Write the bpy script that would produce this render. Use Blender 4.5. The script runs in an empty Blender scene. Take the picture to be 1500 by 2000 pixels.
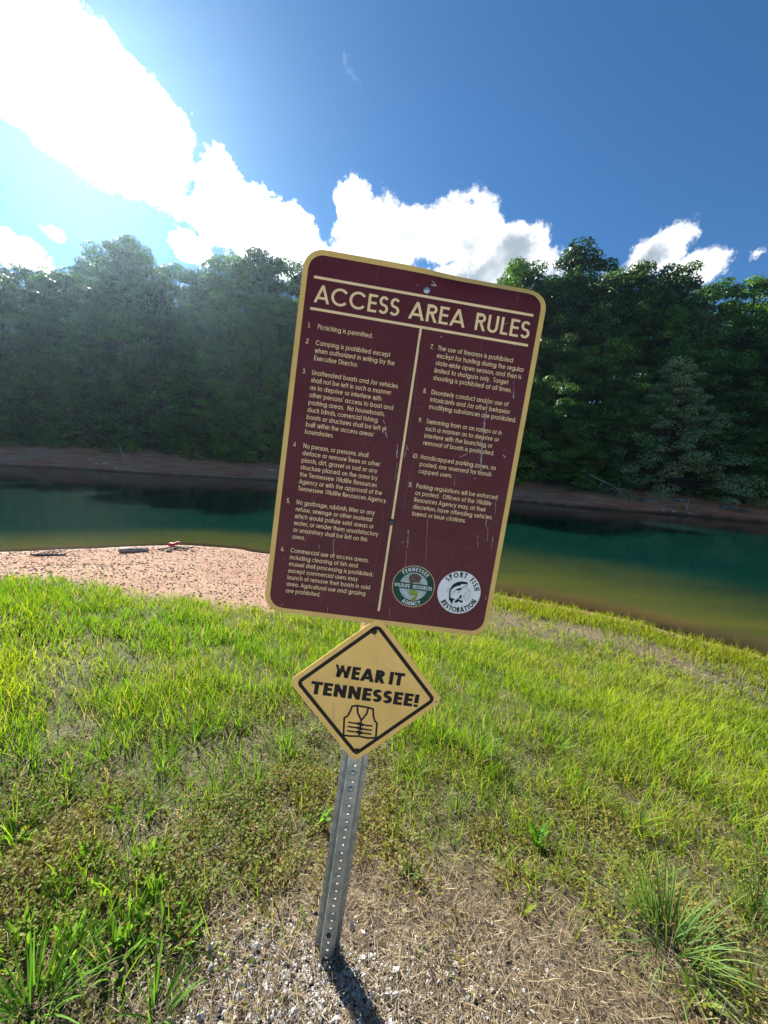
import bpy, math, random
import numpy as np
from mathutils import Matrix, Vector

# ------------------------------------------------------------------ camera, sky, sun
SC = bpy.context.scene
COL = SC.collection
CAM_Z = 3.0                       # eye height above the lake surface (z = 0)
F = 750.0                         # focal length in photo pixels (1500 wide): 90 degrees across
PITCH, ROLL = math.radians(7.4), math.radians(4.2)

def cam2w(x, y, d):
    c, s = math.cos(ROLL), math.sin(ROLL)
    x2, y2 = x*c - y*s, x*s + y*c
    return np.array([x2, d*math.cos(PITCH) + y2*math.sin(PITCH), -d*math.sin(PITCH) + y2*math.cos(PITCH)])
CAM = np.array([0.0, 0.0, CAM_Z])
def ray(px, py):
    v = cam2w((px-750)/F, -(py-1000)/F, 1.0)
    return v/np.linalg.norm(v)

cd = bpy.data.cameras.new('camera'); co = bpy.data.objects.new('camera', cd); COL.objects.link(co)
cx, cy, cz = cam2w(1, 0, 0), cam2w(0, 1, 0), -cam2w(0, 0, 1)
M = Matrix.Identity(4)
for i in range(3):
    M[i][0], M[i][1], M[i][2], M[i][3] = cx[i], cy[i], cz[i], CAM[i]
co.matrix_world = M
cd.sensor_fit = 'HORIZONTAL'; cd.sensor_width = 36; cd.lens = 18
cd.clip_start = 0.02; cd.clip_end = 3000
SC.camera = co

SUN = ray(152, 190)
SUN_EL, SUN_AZ = math.asin(SUN[2]), math.atan2(SUN[0], SUN[1])
SC.view_settings.view_transform = 'Standard'
SC.view_settings.look = 'None'
SC.view_settings.exposure = 1.75
SC.view_settings.gamma = 1
SC.cycles.use_denoising = True
SC.cycles.max_bounces = 6
SC.cycles.diffuse_bounces = 3
SC.cycles.glossy_bounces = 3
SC.cycles.transmission_bounces = 4
SC.cycles.volume_bounces = 0
SC.cycles.transparent_max_bounces = 6
SC.cycles.sample_clamp_indirect = 6

class NT:
    """small helper round a node tree"""
    def __init__(s, nt): s.nt = nt; s.nt.nodes.clear()
    def n(s, kind, **kw):
        nd = s.nt.nodes.new(kind)
        for k, v in kw.items(): setattr(nd, k, v)
        return nd
    def l(s, a, b): s.nt.links.new(a, b)
    def put(s, sock, v):
        if hasattr(v, 'links') or isinstance(v, bpy.types.NodeSocket): s.l(v, sock)
        else: sock.default_value = v
    def math(s, op, a, b=None, c=None, clamp=False):
        nd = s.n('ShaderNodeMath', operation=op, use_clamp=clamp)
        for i, v in enumerate((a, b, c)):
            if v is not None: s.put(nd.inputs[i], v)
        return nd.outputs[0]
    def vmath(s, op, a, b=None):
        nd = s.n('ShaderNodeVectorMath', operation=op)
        s.put(nd.inputs[0], a)
        if b is not None: s.put(nd.inputs[1], b)
        return nd.outputs['Value'] if op in ('DOT_PRODUCT', 'LENGTH', 'DISTANCE') else nd.outputs[0]
    def noise(s, vec, scale, detail=4, rough=0.55, dist=0.0):
        nd = s.n('ShaderNodeTexNoise')
        s.put(nd.inputs['Vector'], vec); nd.inputs['Scale'].default_value = scale
        nd.inputs['Detail'].default_value = detail; nd.inputs['Roughness'].default_value = rough
        nd.inputs['Distortion'].default_value = dist
        return nd.outputs['Fac']
    def smooth(s, v, a, b, lo=0.0, hi=1.0):
        nd = s.n('ShaderNodeMapRange', interpolation_type='SMOOTHSTEP')
        s.put(nd.inputs['Value'], v)
        for k, x in (('From Min', a), ('From Max', b), ('To Min', lo), ('To Max', hi)): nd.inputs[k].default_value = x
        return nd.outputs[0]
    def mix(s, fac, a, b):
        nd = s.n('ShaderNodeMix', data_type='RGBA')
        s.put(nd.inputs['Factor'], fac)
        s.put(nd.inputs[6], a if not isinstance(a, tuple) else (*a[:3], 1)); s.put(nd.inputs[7], b if not isinstance(b, tuple) else (*b[:3], 1))
        return nd.outputs[2]

W = bpy.data.worlds.new('World'); SC.world = W; W.use_nodes = True
w = NT(W.node_tree)
sky = w.n('ShaderNodeTexSky', sky_type='NISHITA', sun_disc=False)
sky.sun_elevation = SUN_EL; sky.sun_rotation = SUN_AZ
sky.altitude = 250; sky.air_density = 0.9; sky.dust_density = 0.12; sky.ozone_density = 1.6
SKY_STRENGTH = 0.05
dirn = w.n('ShaderNodeTexCoord').outputs['Generated']
n_big = w.noise(dirn, 7.0, 6, 0.62)
n_fine = w.noise(dirn, 24.0, 9, 0.70)
nz = w.math('ADD', w.math('MULTIPLY', w.math('SUBTRACT', n_big, 0.5), 2.3), w.math('MULTIPLY', w.math('SUBTRACT', n_fine, 0.5), 2.0))
def blob(px, py, wx, wy, gain=1.0):
    """one cumulus heap: centre direction and half sizes taken from two rays"""
    c = ray(px, py); r = ray(px+wx, py)-c; u = ray(px, py-wy)-c
    rel = w.vmath('SUBTRACT', dirn, tuple(c))
    a = w.vmath('DOT_PRODUCT', rel, tuple(r/np.dot(r, r)))
    b = w.vmath('DOT_PRODUCT', rel, tuple(u/np.dot(u, u)))
    q = w.math('SQRT', w.math('ADD', w.math('MULTIPLY', a, a), w.math('MULTIPLY', b, b)))
    d = w.math('MULTIPLY', w.math('SUBTRACT', 1.0, q), gain)
    # a ray on the other side of the sky must not match
    return w.math('MULTIPLY_ADD', w.math('LESS_THAN', w.vmath('DOT_PRODUCT', dirn, tuple(c)), 0.2), -50.0, d)
blobs = [blob(*b) for b in (
    (155, 185, 200, 215, 2.2), (40, 100, 150, 150, 1.5), (250, 320, 80, 75, 1.2),                 # the cloud in front of the sun
    (500, 445, 150, 85), (440, 375, 55, 75, .9), (560, 500, 130, 70),
    (740, 470, 120, 95), (690, 400, 45, 65, .9), (900, 450, 95, 105), (1000, 490, 75, 65),
    (940, 540, 190, 60), (10, 480, 85, 45), (110, 458, 26, 16, .45), (370, 480, 45, 40),
    (1280, 495, 62, 44, .7), (1350, 535, 80, 36, .55), (1190, 540, 40, 22, .5), (1480, 495, 30, 18, .4),
    (-420, 520, 260, 110), (1900, 560, 240, 90), (2500, 500, 300, 120))]
dens = blobs[0]
for b in blobs[1:]: dens = w.math('MAXIMUM', dens, b)
dens = w.math('ADD', dens, w.math('MULTIPLY', nz, 0.62))
# scattered fair-weather heaps all round the horizon, and thin wisps higher up
sep = w.n('ShaderNodeSeparateXYZ'); w.l(dirn, sep.inputs[0])
low = w.math('MULTIPLY', w.smooth(sep.outputs[2], 0.5, 0.3), w.smooth(sep.outputs[1], 0.25, -0.1))
ring = w.math('MULTIPLY', w.math('SUBTRACT', w.noise(dirn, 3.2, 6, .6), 0.52), 4.0)
dens = w.math('MAXIMUM', dens, w.math('MULTIPLY_ADD', w.math('SUBTRACT', low, 1.0), 9.0, ring))
wisp_c = ray(685, 140); wu = ray(690, 60)-wisp_c; wr = ray(640, 140)-wisp_c
rel = w.vmath('SUBTRACT', dirn, tuple(wisp_c))
wa = w.vmath('DOT_PRODUCT', rel, tuple(wr/np.dot(wr, wr))); wb = w.vmath('DOT_PRODUCT', rel, tuple(wu/np.dot(wu, wu)))
wq = w.math('SUBTRACT', 1.0, w.math('SQRT', w.math('ADD', w.math('MULTIPLY', wa, wa), w.math('MULTIPLY', wb, wb))))
wisp = w.smooth(w.math('ADD', w.math('MULTIPLY', wq, 0.5), nz), 0.35, 1.5, 0, 0.5)
wisp = w.math('MULTIPLY', wisp, w.smooth(wq, -.2, .5))
cover = w.smooth(dens, 0.02, 0.30)
core = w.smooth(dens, 0.22, 0.75)
# clouds near the sun glow, those farther from it show their grey thick middles
sundot = w.vmath('DOT_PRODUCT', dirn, tuple(SUN))
nearsun = w.smooth(sundot, 0.72, 0.97)
grey = w.math('MULTIPLY', core, w.math('SUBTRACT', 1.0, nearsun))
grey = w.math('MULTIPLY', grey, w.smooth(w.noise(dirn, 9.0, 3, .5), 0.35, 0.6, 0.35, 1.0))
ccol = w.mix(grey, (0.42, 0.425, 0.43), (0.135, 0.16, 0.185))
cgain = w.math('MULTIPLY_ADD', w.smooth(sundot, 0.86, 0.985), 2.2, 1.0)
tinted_sky = w.vmath('MULTIPLY', sky.outputs[0], (.33, .63, .85))
skyc = w.n('ShaderNodeVectorMath', operation='SCALE'); w.l(tinted_sky, skyc.inputs[0]); skyc.inputs['Scale'].default_value = SKY_STRENGTH
cloudc = w.n('ShaderNodeVectorMath', operation='SCALE'); w.l(ccol, cloudc.inputs[0]); w.l(cgain, cloudc.inputs['Scale'])
allcov = w.math('MAXIMUM', cover, wisp)
final = w.mix(allcov, skyc.outputs[0], cloudc.outputs[0])
bg = w.n('ShaderNodeBackground'); w.l(final, bg.inputs['Color']); bg.inputs['Strength'].default_value = 1.0
wo = w.n('ShaderNodeOutputWorld'); w.l(bg.outputs[0], wo.inputs['Surface'])
W.cycles.sampling_method = 'MANUAL'; W.cycles.sample_map_resolution = 512

sl = bpy.data.lights.new('sun', 'SUN'); sl.energy = 4.5; sl.angle = math.radians(0.53); sl.color = (1, 0.95, 0.86)
so = bpy.data.objects.new('sun', sl); COL.objects.link(so)
so.rotation_euler = Vector(tuple(-SUN)).to_track_quat('-Z', 'Y').to_euler()

# ------------------------------------------------------------------ helpers
RNG = np.random.default_rng(7)
random.seed(7)

def tag(o, label=None, cat=None, group=None, kind=None):
    if label: o['label'] = label
    if cat: o['category'] = cat
    if group: o['group'] = group
    if kind: o['kind'] = kind
    return o
def empty(name, loc=(0, 0, 0), mat=None):
    o = bpy.data.objects.new(name, None); COL.objects.link(o)
    o.empty_display_size = 0.1
    if mat is not None: o.matrix_world = mat
    else: o.location = loc
    return o
def link(name, me, parent=None):
    o = bpy.data.objects.new(name, me); COL.objects.link(o)
    if parent is not None: o.parent = parent
    return o
def mesh_np(name, v, f, mat, cols=None, smooth=False, attrs=None):
    """v (n,3), f list of equal-length arrays or a list of (m,k) arrays"""
    me = bpy.data.meshes.new(name)
    fs = f if isinstance(f, list) else [f]
    fs = [np.asarray(a, dtype=np.int32) for a in fs if len(a)]
    v = np.asarray(v, dtype=np.float32)
    me.vertices.add(len(v)); me.vertices.foreach_set('co', v.ravel())
    loops = np.concatenate([a.ravel() for a in fs])
    tot = np.concatenate([np.full(len(a), a.shape[1], np.int32) for a in fs])
    start = np.concatenate([[0], np.cumsum(tot)[:-1]]).astype(np.int32)
    me.loops.add(len(loops)); me.loops.foreach_set('vertex_index', loops)
    me.polygons.add(len(tot)); me.polygons.foreach_set('loop_start', start)
    try: me.polygons.foreach_set('loop_total', tot)
    except Exception: pass
    me.polygons.foreach_set('use_smooth', np.full(len(tot), smooth))
    if cols is not None:
        a = me.color_attributes.new('tint', 'FLOAT_COLOR', 'POINT')
        c4 = np.ones((len(v), 4), np.float32); c4[:, :3] = cols
        a.data.foreach_set('color', c4.ravel())
    for k, val in (attrs or {}).items():
        a = me.attributes.new(k, 'FLOAT', 'POINT'); a.data.foreach_set('value', np.asarray(val, np.float32))
    me.update(calc_edges=True); me.validate()
    if mat is not None: me.materials.append(mat)
    return me

class MB:
    """collects polygons, then becomes one mesh object"""
    def __init__(s): s.v = []; s.f = []
    def poly(s, pts): 
        i = len(s.v); s.v += [tuple(p) for p in pts]; s.f.append(tuple(range(i, i+len(pts))))
    def add(s, v, f):
        i = len(s.v); s.v += [tuple(p) for p in v]; s.f += [tuple(k+i for k in q) for q in f]
    def box(s, lo, hi):
        x0, y0, z0 = lo; x1, y1, z1 = hi
        s.add([(x0,y0,z0),(x1,y0,z0),(x1,y1,z0),(x0,y1,z0),(x0,y0,z1),(x1,y0,z1),(x1,y1,z1),(x0,y1,z1)],
              [(0,3,2,1),(4,5,6,7),(0,1,5,4),(1,2,6,5),(2,3,7,6),(3,0,4,7)])
    def tube(s, pts, rad, n=6, cap=True):
        pts = [Vector(p) for p in pts]; base = len(s.v)
        up = Vector((0.13, 0.21, 1)).normalized()
        for i, p in enumerate(pts):
            t = (pts[min(i+1, len(pts)-1)]-pts[max(i-1, 0)])
            t = t.normalized() if t.length > 1e-9 else Vector((0, 0, 1))
            a = t.cross(up); a = a.normalized() if a.length > 1e-3 else t.cross(Vector((1, 0, 0))).normalized()
            b = t.cross(a)
            for k in range(n):
                q = 2*math.pi*k/n
                s.v.append(tuple(p+(a*math.cos(q)+b*math.sin(q))*rad[i]))
        for i in range(len(pts)-1):
            for k in range(n):
                k2 = (k+1) % n; r0 = base+i*n; r1 = r0+n
                s.f.append((r0+k, r0+k2, r1+k2, r1+k))
        if cap:
            s.f.append(tuple(base+k for k in range(n-1, -1, -1))); s.f.append(tuple(base+(len(pts)-1)*n+k for k in range(n)))
    def mesh(s, name, mat, smooth=False):
        me = bpy.data.meshes.new(name); me.from_pydata(s.v, [], s.f); me.materials.append(mat)
        if smooth: me.polygons.foreach_set('use_smooth', [True]*len(me.polygons))
        me.update(); return me
    def build(s, name, mat, parent=None, smooth=False): return link(name, s.mesh(name, mat, smooth), parent)

def _hash(ix, iy, seed):
    h = (ix*374761393 + iy*668265263 + seed*974634677) & 0xffffffff
    h = ((h ^ (h >> 13))*1274126177) & 0xffffffff
    return ((h ^ (h >> 16)) & 0xffff)/65535.0
def vnoise(x, y, scale=1.0, seed=0, octs=3):
    x = np.asarray(x, float)*scale; y = np.asarray(y, float)*scale
    out = 0; amp = 1; tot = 0
    for o in range(octs):
        ix = np.floor(x).astype(np.int64); iy = np.floor(y).astype(np.int64); fx = x-ix; fy = y-iy
        fx = fx*fx*(3-2*fx); fy = fy*fy*(3-2*fy)
        a = _hash(ix, iy, seed+o); b = _hash(ix+1, iy, seed+o); c = _hash(ix, iy+1, seed+o); d = _hash(ix+1, iy+1, seed+o)
        out = out+amp*((a*(1-fx)+b*fx)*(1-fy)+(c*(1-fx)+d*fx)*fy); tot += amp; amp *= .5; x = x*2.03+11.7; y = y*2.03+5.3
    return out/tot
def sstep(a, b, x):
    t = np.clip((np.asarray(x, float)-a)/(b-a), 0, 1); return t*t*(3-2*t)

# ------------------------------------------------------------------ materials
def new_mat(name):
    m = bpy.data.materials.new(name); m.use_nodes = True
    return m, NT(m.node_tree)
def principled(t, color, rough=.6, metal=0.0, spec=.5, normal=None):
    p = t.n('ShaderNodeBsdfPrincipled')
    t.put(p.inputs['Base Color'], (*color[:3], 1) if isinstance(color, tuple) else color)
    t.put(p.inputs['Roughness'], rough); t.put(p.inputs['Metallic'], metal)
    p.inputs['Specular IOR Level'].default_value = spec
    if normal is not None: t.l(normal, p.inputs['Normal'])
    return p
def out(t, sh): o = t.n('ShaderNodeOutputMaterial'); t.l(sh, o.inputs['Surface'])
def bump(t, h, strength=.3, dist=.01):
    b = t.n('ShaderNodeBump'); t.l(h, b.inputs['Height']); b.inputs['Strength'].default_value = strength; b.inputs['Distance'].default_value = dist
    return b.outputs[0]
def simple(name, c1, c2=None, scale=20, rough=.6, metal=0.0, spec=.18, bstr=0.0, bscale=60, bdist=.004, r2=None):
    m, t = new_mat(name)
    co = t.n('ShaderNodeTexCoord').outputs['Object']
    col = t.mix(t.smooth(t.noise(co, scale, 5, .6), .3, .7), c1, c2) if c2 else c1
    nrm = bump(t, t.noise(co, bscale, 5, .6), bstr, bdist) if bstr else None
    rg = t.smooth(t.noise(co, scale*1.7, 4), .3, .7, rough, r2) if r2 else rough
    out(t, principled(t, col, rg, metal, spec, nrm).outputs[0]); return m
def foliage(name, trans=.45, rough=.5, spec=.25, gain=(1, 1, 1), tgain=(1.25, 1.25, .55), vary=False):
    """thin leaves coloured by the mesh attribute 'tint'; light passes through them"""
    m, t = new_mat(name)
    at = t.n('ShaderNodeAttribute', attribute_name='tint').outputs['Color']
    c = t.vmath('MULTIPLY', at, gain)
    if vary:
        rnd = t.n('ShaderNodeObjectInfo').outputs['Random']
        c = t.mix(rnd, t.vmath('MULTIPLY', c, (.62, .66, .75)), t.vmath('MULTIPLY', c, (1.4, 1.3, 1.05)))
    p = principled(t, c, rough, 0, spec)
    tr = t.n('ShaderNodeBsdfTranslucent'); t.l(t.vmath('MULTIPLY', c, tgain), tr.inputs['Color'])
    mx = t.n('ShaderNodeMixShader'); mx.inputs[0].default_value = trans
    t.l(p.outputs[0], mx.inputs[1]); t.l(tr.outputs[0], mx.inputs[2]); out(t, mx.outputs[0]); return m
def tinted(name, rough=.8, spec=.3, bstr=0, bscale=80):
    m, t = new_mat(name)
    at = t.n('ShaderNodeAttribute', attribute_name='tint').outputs['Color']
    co = t.n('ShaderNodeTexCoord').outputs['Object']
    c = t.mix(t.smooth(t.noise(co, bscale*.6, 4), .3, .75), at, t.vmath('MULTIPLY', at, (.72, .7, .68)))
    out(t, principled(t, c, rough, 0, spec, bump(t, t.noise(co, bscale, 5), bstr, .004) if bstr else None).outputs[0]); return m

MAT = {}
MAT['grass'] = foliage('grass_blades', .52, .5, .12)
MAT['weed'] = foliage('weed_leaves', .45, .55, .12)
MAT['straw'] = foliage('dry_straw', .2, .7, .15, tgain=(1, .95, .8))
MAT['leaf'] = foliage('tree_leaves', .30, .45, .32, vary=True)
MAT['bark'] = simple('tree_bark', (.045, .036, .028), (.085, .07, .055), 6, .9, bstr=.6, bscale=25, bdist=.02)
MAT['deadwood'] = simple('weathered_wood', (.26, .235, .20), (.42, .39, .345), 9, .85, bstr=.5, bscale=40, bdist=.01)
MAT['darkwood'] = simple('charred_wood', (.05, .045, .042), (.20, .185, .17), 14, .85, bstr=.5, bscale=40)
MAT['slab'] = simple('grey_rock', (.13, .125, .115), (.27, .255, .235), 2.5, .9, bstr=.7, bscale=7, bdist=.05)
MAT['stone'] = simple('white_limestone', (.36, .355, .34), (.56, .55, .53), 60, .85, bstr=.4, bscale=120)
MAT['pebble'] = tinted('beach_pebbles', .85, .25)
MAT['gravel'] = tinted('gravel', .85, .25, .3, 150)
MAT['red'] = simple('red_plastic', (.42, .018, .035), (.5, .05, .07), 30, .45)
MAT['gold'] = simple('gold_sheeting', (.66, .455, .145), (.58, .39, .12), 14, .42, 0, .22, .05, 300, r2=.6)
MAT['gold_ink'] = simple('gold_lettering', (.80, .62, .34), (.72, .55, .29), 25, .55)
MAT['steel'] = simple('galvanised_steel', (.27, .295, .29), (.42, .445, .435), 30, .42, .75, .5, .12, 160, r2=.65)
MAT['rust_bolt'] = simple('rusty_bolt', (.03, .022, .018), (.085, .045, .03), 160, .6, .5, bstr=.4, bscale=400, bdist=.001)
MAT['zinc_bolt'] = simple('zinc_bolt', (.30, .36, .40), (.42, .47, .5), 120, .35, .8)
MAT['dark_bolt'] = simple('dark_bolt', (.035, .045, .05), (.075, .085, .09), 120, .45, .6)
MAT['black'] = simple('black_print', (.008, .008, .009), (.014, .013, .013), 30, .5)
MAT['scuff'] = simple('scraped_paint', (.26, .22, .25), (.40, .36, .39), 60, .7)
MAT['scratch'] = simple('fine_scratch', (.14, .055, .07), (.20, .10, .115), 60, .7)
MAT['white'] = simple('white_decal', (.70, .74, .74), (.62, .66, .66), 30, .5)
MAT['green'] = simple('green_decal', (.006, .05, .03), (.009, .065, .04), 30, .5)
MAT['paleblue'] = simple('pale_blue_decal', (.22, .31, .30), (.42, .5, .5), 45, .5)
MAT['brown'] = simple('brown_decal', (.07, .045, .04), (.13, .085, .075), 120, .5)
MAT['olive'] = simple('olive_decal', (.30, .32, .04), (.14, .18, .03), 120, .5)
MAT['tan'] = simple('tan_decal', (.55, .36, .22), (.45, .28, .17), 60, .5)

def maroon():
    m, t = new_mat('maroon_sheeting')
    co = t.n('ShaderNodeTexCoord').outputs['Object']
    c = t.mix(t.smooth(t.noise(co, 9, 5, .6), .3, .7), (.078, .0125, .0175), (.090, .018, .024))
    # vertical chalky weathering streaks and speckles with a shape of their own
    mp = t.n('ShaderNodeMapping'); t.l(co, mp.inputs[0]); mp.inputs['Scale'].default_value = (55, 3.0, 1)
    st = t.smooth(t.noise(mp.outputs[0], 1.0, 4, .6), .60, .80, 0, .16)
    c = t.mix(st, c, (.30, .24, .27))
    sp = t.smooth(t.noise(co, 210, 2, .5), .745, .80, 0, .45)
    c = t.mix(sp, c, (.34, .30, .33))
    rg = t.smooth(t.noise(co, 14, 5), .3, .7, .3, .5)
    out(t, principled(t, c, rg, 0, .2).outputs[0]); return m
MAT['maroon'] = maroon()

# ------------------------------------------------------------------ near terrain
def on_z(px, py, z=0.0):
    d = ray(px, py); k = (z-CAM_Z)/d[2]; return CAM+d*k
near_px = [(-900, 1150), (-300, 1094), (0, 1078), (120, 1073), (220, 1069), (300, 1065), (370, 1064), (460, 1071), (520, 1081),
           (700, 1112), (850, 1140), (966, 1160), (1127, 1190), (1239, 1213), (1351, 1247), (1463, 1272), (1500, 1288), (1640, 1330), (1900, 1420)]
NS = np.array([on_z(*p)[:2] for p in near_px])
NS = np.vstack([NS[0]+(NS[0]-NS[2])*6, NS, NS[-1]+(NS[-1]-NS[-2])*12])
far_px = [(-500, 880), (-200, 895), (0, 909), (149, 916), (261, 924), (373, 930), (537, 939), (800, 962), (1011, 979), (1120, 990), (1247, 1000), (1348, 1008), (1500, 1022), (1800, 1050)]
FS = np.array([on_z(*p)[:2] for p in far_px])
FS = np.vstack([(-400, FS[0][1]+10), FS, (400, FS[-1][1]-8)])

def sdist(x, y, L):
    """signed distance to polyline L; positive on the side towards -y"""
    x = np.asarray(x, float); y = np.asarray(y, float)
    best = np.full(x.shape, 1e9)
    for (x0, y0), (x1, y1) in zip(L[:-1], L[1:]):
        dx, dy = x1-x0, y1-y0; t = np.clip(((x-x0)*dx+(y-y0)*dy)/(dx*dx+dy*dy), 0, 1)
        best = np.minimum(best, (x-x0-t*dx)**2+(y-y0-t*dy)**2)
    yl = np.interp(x, L[:, 0], L[:, 1])
    return np.sqrt(best)*np.where(y < yl, 1, -1)
S_POST = float(sdist(np.array([-.06]), np.array([.97]), NS)[0])
H_POST = CAM_Z-1.52
def near_h(x, y):
    x = np.asarray(x, float); y = np.asarray(y, float)
    s = sdist(x, y, NS)
    k = S_POST
    s = np.where(s < 0, s*(1+1.3*sstep(4, -1, x)), s)
    h = np.interp(s, [-60, -10, -4, -1, 0, .4*k, .62*k, .85*k, k, 1.6*k, 5*k], [-6, -2.4, -.95, -.16, 0, .42, .86, 1.28, H_POST, H_POST+.22, H_POST+1.2])
    amp = sstep(0, 2, s)
    h = h+amp*((vnoise(x, y, .45, 3, 2)-.5)*.13+(vnoise(x, y, 2.3, 5, 3)-.5)*.045*sstep(.2, 1.5, np.hypot(x, y-.97)))
    h = h+amp*(vnoise(x, y, 11, 9, 2)-.5)*.014
    return h
def ground_hit(px, py):
    d = ray(px, py); k = np.linspace(.6, 30, 3000); P = CAM+d*k[:, None]
    below = P[:, 2] < near_h(P[:, 0], P[:, 1]); i = int(np.argmax(below))
    return P[i] if below.any() else P[-1]
def gz(x, y): return float(near_h(np.array([x]), np.array([y]))[0])

def axis(parts):
    return np.unique(np.round(np.concatenate([np.arange(a, b, s) for a, b, s in parts]), 4))
def grid(xs, ys, hf):
    X, Y = np.meshgrid(xs, ys); Z = hf(X.ravel(), Y.ravel())
    v = np.stack([X.ravel(), Y.ravel(), Z], 1); nx = len(xs)
    i = (np.arange(len(ys)-1)[:, None]*nx+np.arange(nx-1)[None]).ravel()
    return v, np.stack([i, i+1, i+nx+1, i+nx], 1)

def zone(x, y):
    """(beach, lush, straw) weights of the near bank"""
    s = sdist(x, y, NS)
    wob = (vnoise(x, y, .9, 21, 3)-.5)
    left = sstep(1.6, -2.0, x+wob*1.5)
    bw = left*(5.0+.28*np.clip(-x, 0, 9)+wob*1.6)+(1-left)*(.35+wob*.5)
    beach = sstep(.35, -.35, s-bw)
    r = np.hypot(x, y)
    pat = vnoise(x, y, 2.6, 31, 3)
    # worn ground round the post and the camera: thin, straw-covered
    bare = sstep(.92, .58, np.hypot((x-.22)*.72, y-.55)+(pat-.5)*.55)
    thin = sstep(2.35, 1.45, np.hypot((x-.1)*.62, y-.25)+(pat-.5)*1.5)
    leftweeds = sstep(-.35, -.75, x+(pat-.5)*.5)*sstep(2.2, 1.4, r)
    strip = sstep(1.1, .3, np.abs(s-2.2-wob))*sstep(1.2, 2.4, x)*sstep(6.5, 4.5, x)
    bare = bare*(1-leftweeds*.8)
    return beach, bare, np.maximum(thin*.8, bare), strip

xs = axis([(-120, -14, 4), (-14, -5, .35), (-5, 5, .07), (5, 14, .35), (14, 121, 4)])
ys = axis([(-60, -2, 3), (-2, .3, .3), (.3, 5, .07), (5, 20, .3), (20, 42, 2)])
gv, gf = grid(xs, ys, near_h)
beach, bare, thin, strip = zone(gv[:, 0], gv[:, 1])
def ground_mat():
    m, t = new_mat('near_ground')
    co = t.n('ShaderNodeTexCoord').outputs['Object']
    A = lambda k: t.n('ShaderNodeAttribute', attribute_name=k).outputs['Fac']
    soil = t.mix(t.smooth(t.noise(co, 14, 6, .65), .3, .7), (.045, .043, .02), (.10, .09, .042))
    soil = t.mix(t.smooth(t.noise(co, 1.6, 4, .6), .4, .7), soil, (.065, .07, .024))
    straw = t.mix(t.smooth(t.noise(co, 55, 6, .7), .3, .7), (.065, .048, .032), (.19, .148, .10))
    c = t.mix(A('bare'), soil, straw)
    sand = t.mix(t.smooth(t.noise(co, 22, 6, .7), .3, .72), (.20, .105, .062), (.36, .235, .155))
    sand = t.mix(t.smooth(t.noise(co, .8, 4, .6), .45, .75, 0, .6), sand, (.26, .115, .062))
    bounce_gravel = t.mix(t.smooth(t.noise(co, 38, 6, .7), .3, .7), (.34, .325, .30), (.56, .545, .51))  # unseen pale gravel behind the camera, added to bounce light onto the sign
    c = t.mix(A('bounce_gravel'), c, bounce_gravel)
    c = t.mix(A('beach'), c, sand)
    # wet silt below and just above the waterline
    c = t.mix(A('wet'), c, (.27, .15, .075))
    rg = t.smooth(A('wet'), 0, 1, .95, .5)
    out(t, principled(t, c, rg, 0, .3, bump(t, t.noise(co, 70, 6, .7), .6, .012)).outputs[0]); return m
wet = sstep(.35, -.05, sdist(gv[:, 0], gv[:, 1], NS))
ground = link('ground', mesh_np('ground', gv, gf, ground_mat(), smooth=True, attrs=dict(beach=beach, bare=np.maximum(bare, strip), wet=wet, bounce_gravel=sstep(.45, .1, gv[:, 1]+(vnoise(gv[:, 0], gv[:, 1], 1.5, 91, 3)-.5)*.5)*sstep(14, 9, np.abs(gv[:, 0])))))
tag(ground, 'worn grassy lake bank sloping from the sign post to a red gravel shore', 'ground', kind='structure')

# ------------------------------------------------------------------ far terrain, water
def far_h(x, y):
    x = np.asarray(x, float); y = np.asarray(y, float)
    s = -sdist(x, y, FS)
    n1 = vnoise(x, y, .12, 41, 3)-.5
    rightlow = sstep(8, 22, x)
    h1 = np.interp(s, [-40, -10, -3, 0, 1.2, 4.5, 7, 9, 16, 26, 36, 60, 220], [-6, -2.5, -.8, 0, .38, 1.5, 2.1, 3.0, 7.2, 13, 17.5, 21, 25])
    h2 = np.interp(s, [-40, -10, -3, 0, .8, 2.4, 4, 9, 16, 26, 36, 60, 220], [-6, -2.5, -.8, 0, .5, 1.2, 1.7, 4.0, 7.6, 12.5, 16.5, 20, 24])
    h = h1*(1-rightlow)+h2*rightlow
    return h+sstep(0, 2, s)*(n1*.8+(vnoise(x, y, .7, 43, 3)-.5)*.35)+sstep(12, 40, s)*(vnoise(x, y, .03, 47, 2)-.5)*4
fx = axis([(-400, -70, 15), (-70, 70, .6), (70, 401, 15)])
fy = axis([(24, 52, .5), (52, 90, 1.5), (90, 320, 12)])
fv, ff = grid(fx, fy, far_h)
fs = -sdist(fv[:, 0], fv[:, 1], FS)
def bank_mat():
    m, t = new_mat('far_bank')
    co = t.n('ShaderNodeTexCoord').outputs['Object']
    A = lambda k: t.n('ShaderNodeAttribute', attribute_name=k).outputs['Fac']
    mp = t.n('ShaderNodeMapping'); t.l(co, mp.inputs[0]); mp.inputs['Scale'].default_value = (.25, .25, 3.2)
    clay = t.mix(t.smooth(t.noise(mp.outputs[0], 1.6, 6, .65), .3, .7), (.38, .115, .052), (.52, .26, .145))
    clay = t.mix(t.smooth(t.noise(co, .35, 4, .6), .5, .75, 0, .7), clay, (.38, .26, .17))
    clay = t.mix(t.smooth(t.noise(co, 5, 3, .6), .66, .74, 0, .8), clay, (.36, .31, .25))
    wood = t.mix(t.smooth(t.noise(co, 1.5, 5), .3, .7), (.03, .025, .016), (.06, .055, .025))
    c = t.mix(A('wood'), clay, wood); c = t.mix(A('wet'), c, (.075, .035, .022))
    out(t, principled(t, c, .95, 0, .25, bump(t, t.noise(co, 2.2, 7, .7), .9, .15)).outputs[0]); return m
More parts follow.
